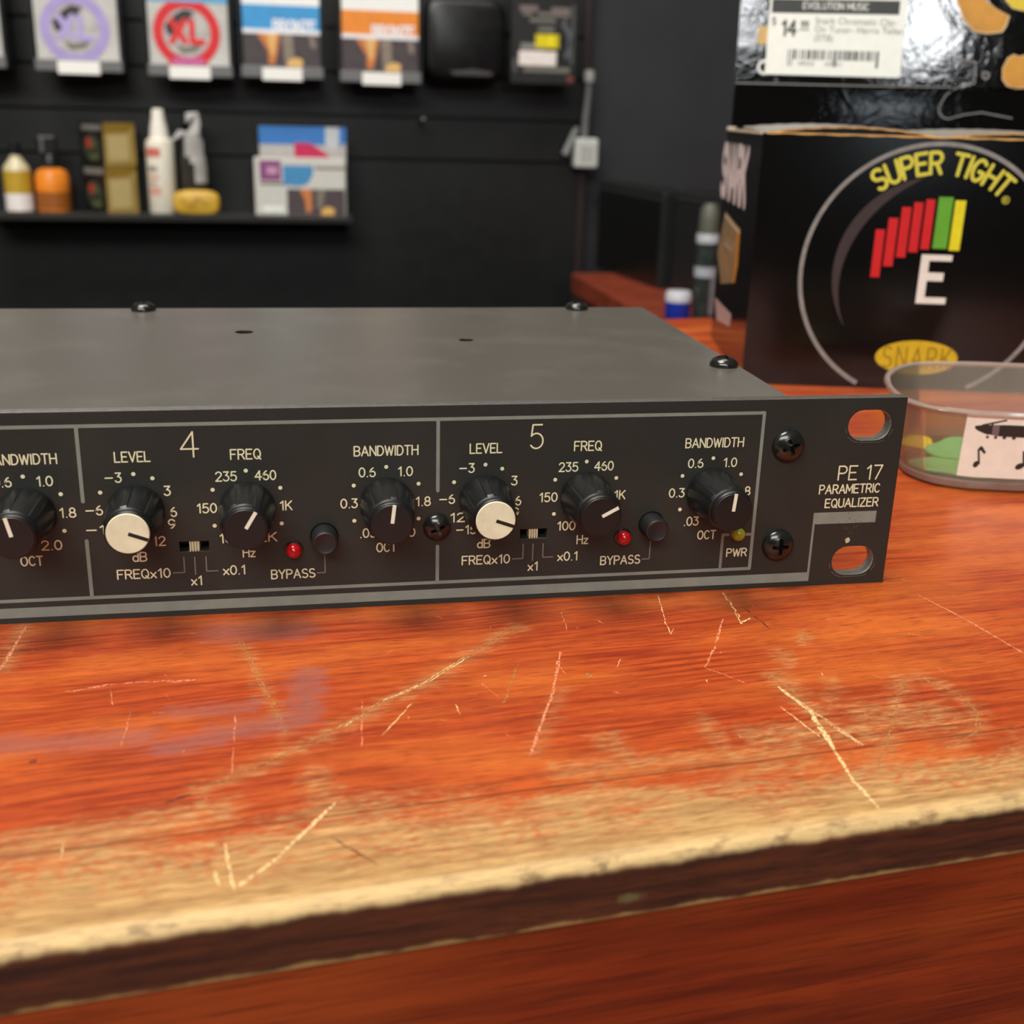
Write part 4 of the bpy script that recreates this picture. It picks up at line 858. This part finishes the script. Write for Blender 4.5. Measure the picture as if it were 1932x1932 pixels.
for z0, z1, a0, a1, mi in [(64, 74, -1.1, .1, 0), (48, 54, -1.0, -.2, 1), (40, 44, -1.0, -.1, 2), (22, 32, -1.0, .0, 2), (34, 37, -.9, -.3, 1)]:
    lm.rings([[cyl(a0 + (a1 - a0) * i / 8, z) for i in range(9)] for z in (z0, z1)], False, False, mi, False)
lm.build('label_print', [mat((206, 110, 96), .5), mat((150, 146, 136), .5), mat((214, 160, 146), .5)], t)
t = bottle('grey_spray_bottle', 'dark bottle with a pale grey trigger spray head, just right of the tall white bottle', 'bottle', (-236, 1216, SZ), [
    ('bottle_body', [(.1, .1), (15, .1), (16, 2), (16, 60), (14, 72), (9, 80), (.1, 80)], mat((52, 50, 44), .2, var=.3, nscale=.05)), ('neck', [(9.5, 79), (9.5, 90), (7, 92), (.1, 92)], mat((176, 174, 172), .4))])
m_ = MB(); m_.prism([(-14, 92), (-20, 84), (-10, 90), (-6, 92), (-6, 112), (8, 113), (10, 100), (8, 90), (-4, 90)], lambda a, b: (a, -5, b), lambda a, b: (a, 5, b)); m_.build('trigger_head', mat((190, 188, 186), .4), t, bevel=1.5)
m_ = MB(); cy2 = lambda a, z: ((16.3 if z < 60 else 15.2) * math.sin(a), -(16.3 if z < 60 else 15.2) * math.cos(a), z)
for z0, z1, a0, a1 in [(64, 84, -.6, .9), (36, 58, .1, 1.1), (58, 66, -.2, 1.0)]: m_.rings([[cy2(a0 + (a1 - a0) * i / 8, z) for i in range(9)] for z in (z0, z1)], False, False, 0, False)
m_.build('grey_highlight', mat((168, 166, 162), .35, var=.15, nscale=.08), t)  # grey patches painted on as highlights of the shiny body
t = thing('polish_cloth_pack', 'low golden yellow rounded pack in front of the grey spray bottle', 'pack', (-234, 1196.5, SZ))
sp_ = MB(); sp_.rings([[(26 * s * math.copysign(abs(math.cos(a)) ** .6, math.cos(a)), y, 14.5 + 14.3 * s * math.copysign(abs(math.sin(a)) ** .6, math.sin(a))) for a in [2 * math.pi * k / 40 for k in range(40)]] for s, y in ((.80, -7), (.95, -5.5), (1, -2), (1, 2), (.9, 4))])
sp_.build('pack_body', mat((204, 162, 52), .4, var=.15, nscale=.08), t, smooth=50)
sp_ = MB(); sp_.stroke([(-16, 18), (-6, 10), (2, 20), (12, 12)], 2.2, fp_(-7.2)); sp_.build('pack_print', mat((158, 116, 30), .5), t)
bg_ = thing('blue_string_pack', 'blue, white and magenta string pack standing behind the white boxed set', 'string pack', (-162, 1222, SZ))
MB().box(0, 100, 0, 6, 0, 100).build('pouch', mat((176, 172, 170), .45), bg_, bevel=1)
d = MB(); quad(d, 0, 76, 80, 100, fp_(-.2), 0); d.poly([(40, 58), (40, 82), (58, 82), (78, 70), (88, 52), (40, 52)], fp_(-.3), 1); quad(d, 16, 40, 52, 60, fp_(-.3), 2); d.poly([(76, 100), (100, 100), (100, 92), (86, 74), (76, 80)], fp_(-.25), 3); d.poly([(92, 100), (100, 100), (100, 84), (92, 78)], fp_(-.3), 0); quad(d, 38, 60, 52, 58, fp_(-.4), 4)
d.build('pack_print', [mat((52, 116, 188), .5), mat((186, 30, 78), .5), mat((222, 120, 130), .5), mat((186, 190, 196), .5), mat((60, 44, 48), .5)], bg_)
wb = thing('boxed_string_set', 'white boxed string set with purple and blue panels and guitar photo, right end of shelf', 'string box', (-168, 1192, SZ), 0)
MB().box(0, 103, 0, 26, 0, 66).build('carton', mat((206, 204, 198), .45, var=.06), wb, bevel=.8)
d = MB(); quad(d, 6, 30, 41, 63, fp_(-.2), 0); quad(d, 14, 26, 48, 56, fp_(-.3), 7); d.poly([(32, 36), (32, 58), (66, 58), (66, 48), (60, 38), (52, 35)], fp_(-.2), 1); quad(d, 36, 102, 2, 32, fp_(-.2), 2); d.poly([(50, 32), (64, 32), (64, 8), (58, 4), (56, 20)], fp_(-.3), 3); d.poly([(74, 2), (75, 9), (82, 13), (90, 10), (89, 2)], fp_(-.3), 4); d.poly([(70, 32), (80, 32), (76, 10), (70, 10)], fp_(-.25), 5); quad(d, 8, 32, 6, 13, fp_(-.2), 6); quad(d, 68, 103, 54, 57, fp_(-.2), 5); quad(d, 6, 32, 36, 39.5, fp_(-.2), 5)
d.build('box_print', [mat((138, 70, 126), .5), mat((70, 140, 192), .5), mat((78, 66, 70), .5, var=.2), mat((202, 124, 70), .5), mat((222, 176, 94), .5), mat((126, 116, 104), .5), mat((232, 238, 226), .5), mat((196, 150, 180), .5)], wb)
pegs = thing('wall_hook', 'small bare metal hook tip in the slatwall groove, right of the blue pack', 'hook', (29, 1262, 88)); MB().tube([(0, 0, 0), (0, -34, 0), (0, -38, 3)], 1.8).build('hook_rod', mat((120, 118, 114), .3, .8), pegs, smooth=40)

# adapter hanging at the slatwall's end
t = thing('power_adapter', 'white plug-in power adapter with grey cord at the right end of slatwall', 'adapter', (232, 1244, 38))
MB().box(-14.5, 14.5, -10, 10, 0, 35).build('adapter_body', mat((196, 198, 194), .45), t, bevel=3)
MB().box(-9, 9, -10.4, -9, 7, 27).build('face_recess', mat((172, 174, 170), .5), t, bevel=1)
MB().tube([(-2, 0, 34), (-1, 1, 60), (1, 1, 85), (1, 0, 106)], [4.4, 4.2, 4, 4]).build('cord', mat((112, 112, 112), .5), t, smooth=40); MB().lathe([(.1, 100), (6, 100), (6.6, 106), (6, 113), (.1, 114)], lambda x, y, h: (x + 1, y, h), 24).build('cord_plug', mat((168, 168, 166), .45), t, smooth=40)
MB().tube([(-11, 2, 46), (-14, 0, 42), (-26, -2, 15)], [3.4, 4, 4.6]).build('loose_cord', mat((128, 130, 130), .5), t, smooth=40)

# ------------------------------------------------------------------ low red counter beyond, with things on it
lowc = thing('low_red_counter', 'low red wooden counter running back towards the wall behind the tuner box', 'counter', (205, 360, -82))
LC = wood_face('red_low_wood', (116, 46, 28), (142, 60, 38), (156, 74, 48), .05, .05)
MB().box(0, 420, 0, 815, -24, 0).build('counter_top', LC, lowc, bevel=2)
MB().box(50, 410, 10, 805, -918, -24).build('counter_body', mat((44, 20, 16), .5), lowc)
MB().box(2, 50, 10, 810, -80, -74).build('lower_ledge', mat((50, 28, 20), .5), lowc)
t = thing('blue_packet', 'small blue packet on the ledge under the low red counter', 'packet', (222, 1035, -156)); MB().box(0, 30, 0, 40, 0, 42).build('packet_body', mat((52, 58, 128), .5), t, bevel=1); MB().box(4, 26, -.6, 0, 10, 30).build('packet_label', mat((70, 76, 150), .5), t)
t = thing('brown_jar', 'small brown jar under the far end of the low red counter', 'jar', (214, 1120, -156)); MB().lathe([(.1, 0), (9, 0), (9, 34), (6, 40), (.1, 40)], lambda x, y, h: (x, y, h), 24).build('jar_body', mat((84, 66, 24), .4), t, smooth=40); MB().lathe([(.1, 40), (7, 40), (7, 48), (.1, 48)], lambda x, y, h: (x, y, h), 24).build('jar_lid', mat((60, 44, 24), .4), t, smooth=40)
def slab(name, label, p0, p1, depth, h, mats, cat, lip=True):
    a = math.degrees(math.atan2(p1[1] - p0[1], p1[0] - p0[0])); L = math.dist(p0, p1); t = thing(name, label, cat, (p0[0], p0[1], -82), a)
    MB().box(0, L, 0, depth, 0, h).build('case', mats[0], t, bevel=2); MB().box(6, L - 6, -.8, 0, 6, h - 13).build('front_face', mats[1], t, bevel=.6)
    if lip: MB().box(1, L - 1, -1.5, 0, h - 10, h - 7).build('front_lip', mats[2], t, bevel=.8); MB().box(6, L - 4, 6, depth * .6, h - .2, h + .6).build('top_slot', mats[3], t)
    return t
MON = (mat((27, 29, 30), .4), mat((17, 18, 18), .3), mat((46, 47, 48), .4), mat((10, 10, 10), .5))
slab('black_box', 'wide black box with a raised front lip on the low red counter', (248.6, 1230.9), (271.2, 1036.9), 42, 105, MON, 'box')
slab('black_case', 'taller narrow black case behind the clear bottle on the low red counter', (280, 1020), (300, 930), 60, 108, (mat((34, 36, 37), .4), mat((30, 32, 33), .4), MON[2], MON[3]), 'case')
t = thing('small_round_pot', 'small deep blue pot with a white lid, behind the equalizer corner', 'pot', (216, 800, -82))
MB().lathe([(.1, .1), (10.5, .1), (11.4, 1.5), (11.6, 24), (.1, 24)], lambda x, y, h: (x, y, h), 32).build('pot_body', mat((22, 48, 156), .4, var=.1), t, smooth=40); MB().lathe([(11.9, 23.5), (11.9, 30), (10.5, 32.5), (.1, 32.8)], lambda x, y, h: (x, y, h), 32).build('lid', mat((198, 198, 206), .4), t, smooth=40)
t = thing('clear_bottle', 'slim dark glass bottle with two pale bands, between blue pot and tuner box', 'bottle', (240, 800, -82))
MB().lathe([(.1, .1), (9.6, .1), (10, 2), (10, 76), (9, 82), (.1, 82)], lambda x, y, h: (x, y, h), 32).build('glass_body', mat((44, 50, 48), .12, var=.4, nscale=.1), t, smooth=40)
MB().lathe([(9.2, 81), (9.0, 96), (8, 106), (5, 110), (.1, 110.5)], lambda x, y, h: (x, y, h), 32).build('cap', mat((86, 86, 76), .5), t, smooth=40)
MB().lathe([(10.1, 76), (10.4, 76), (10.4, 83), (10.0, 84)], lambda x, y, h: (x, y, h), 32).build('pale_band', mat((176, 180, 186), .3), t, smooth=40); MB().lathe([(10.1, 46), (10.4, 46), (10.4, 55), (10.1, 55)], lambda x, y, h: (x, y, h), 32).build('pale_band', mat((164, 168, 176), .3), t, smooth=40)
MB().rings([[(10.3 * math.sin(a), -10.3 * math.cos(a), z) for a in (.2, .5, .8, 1.0)] for z in (12, 46)], False, False, 0, False).build('pale_strip', mat((136, 140, 146), .35), t)  # pale strip down the right of the lower body
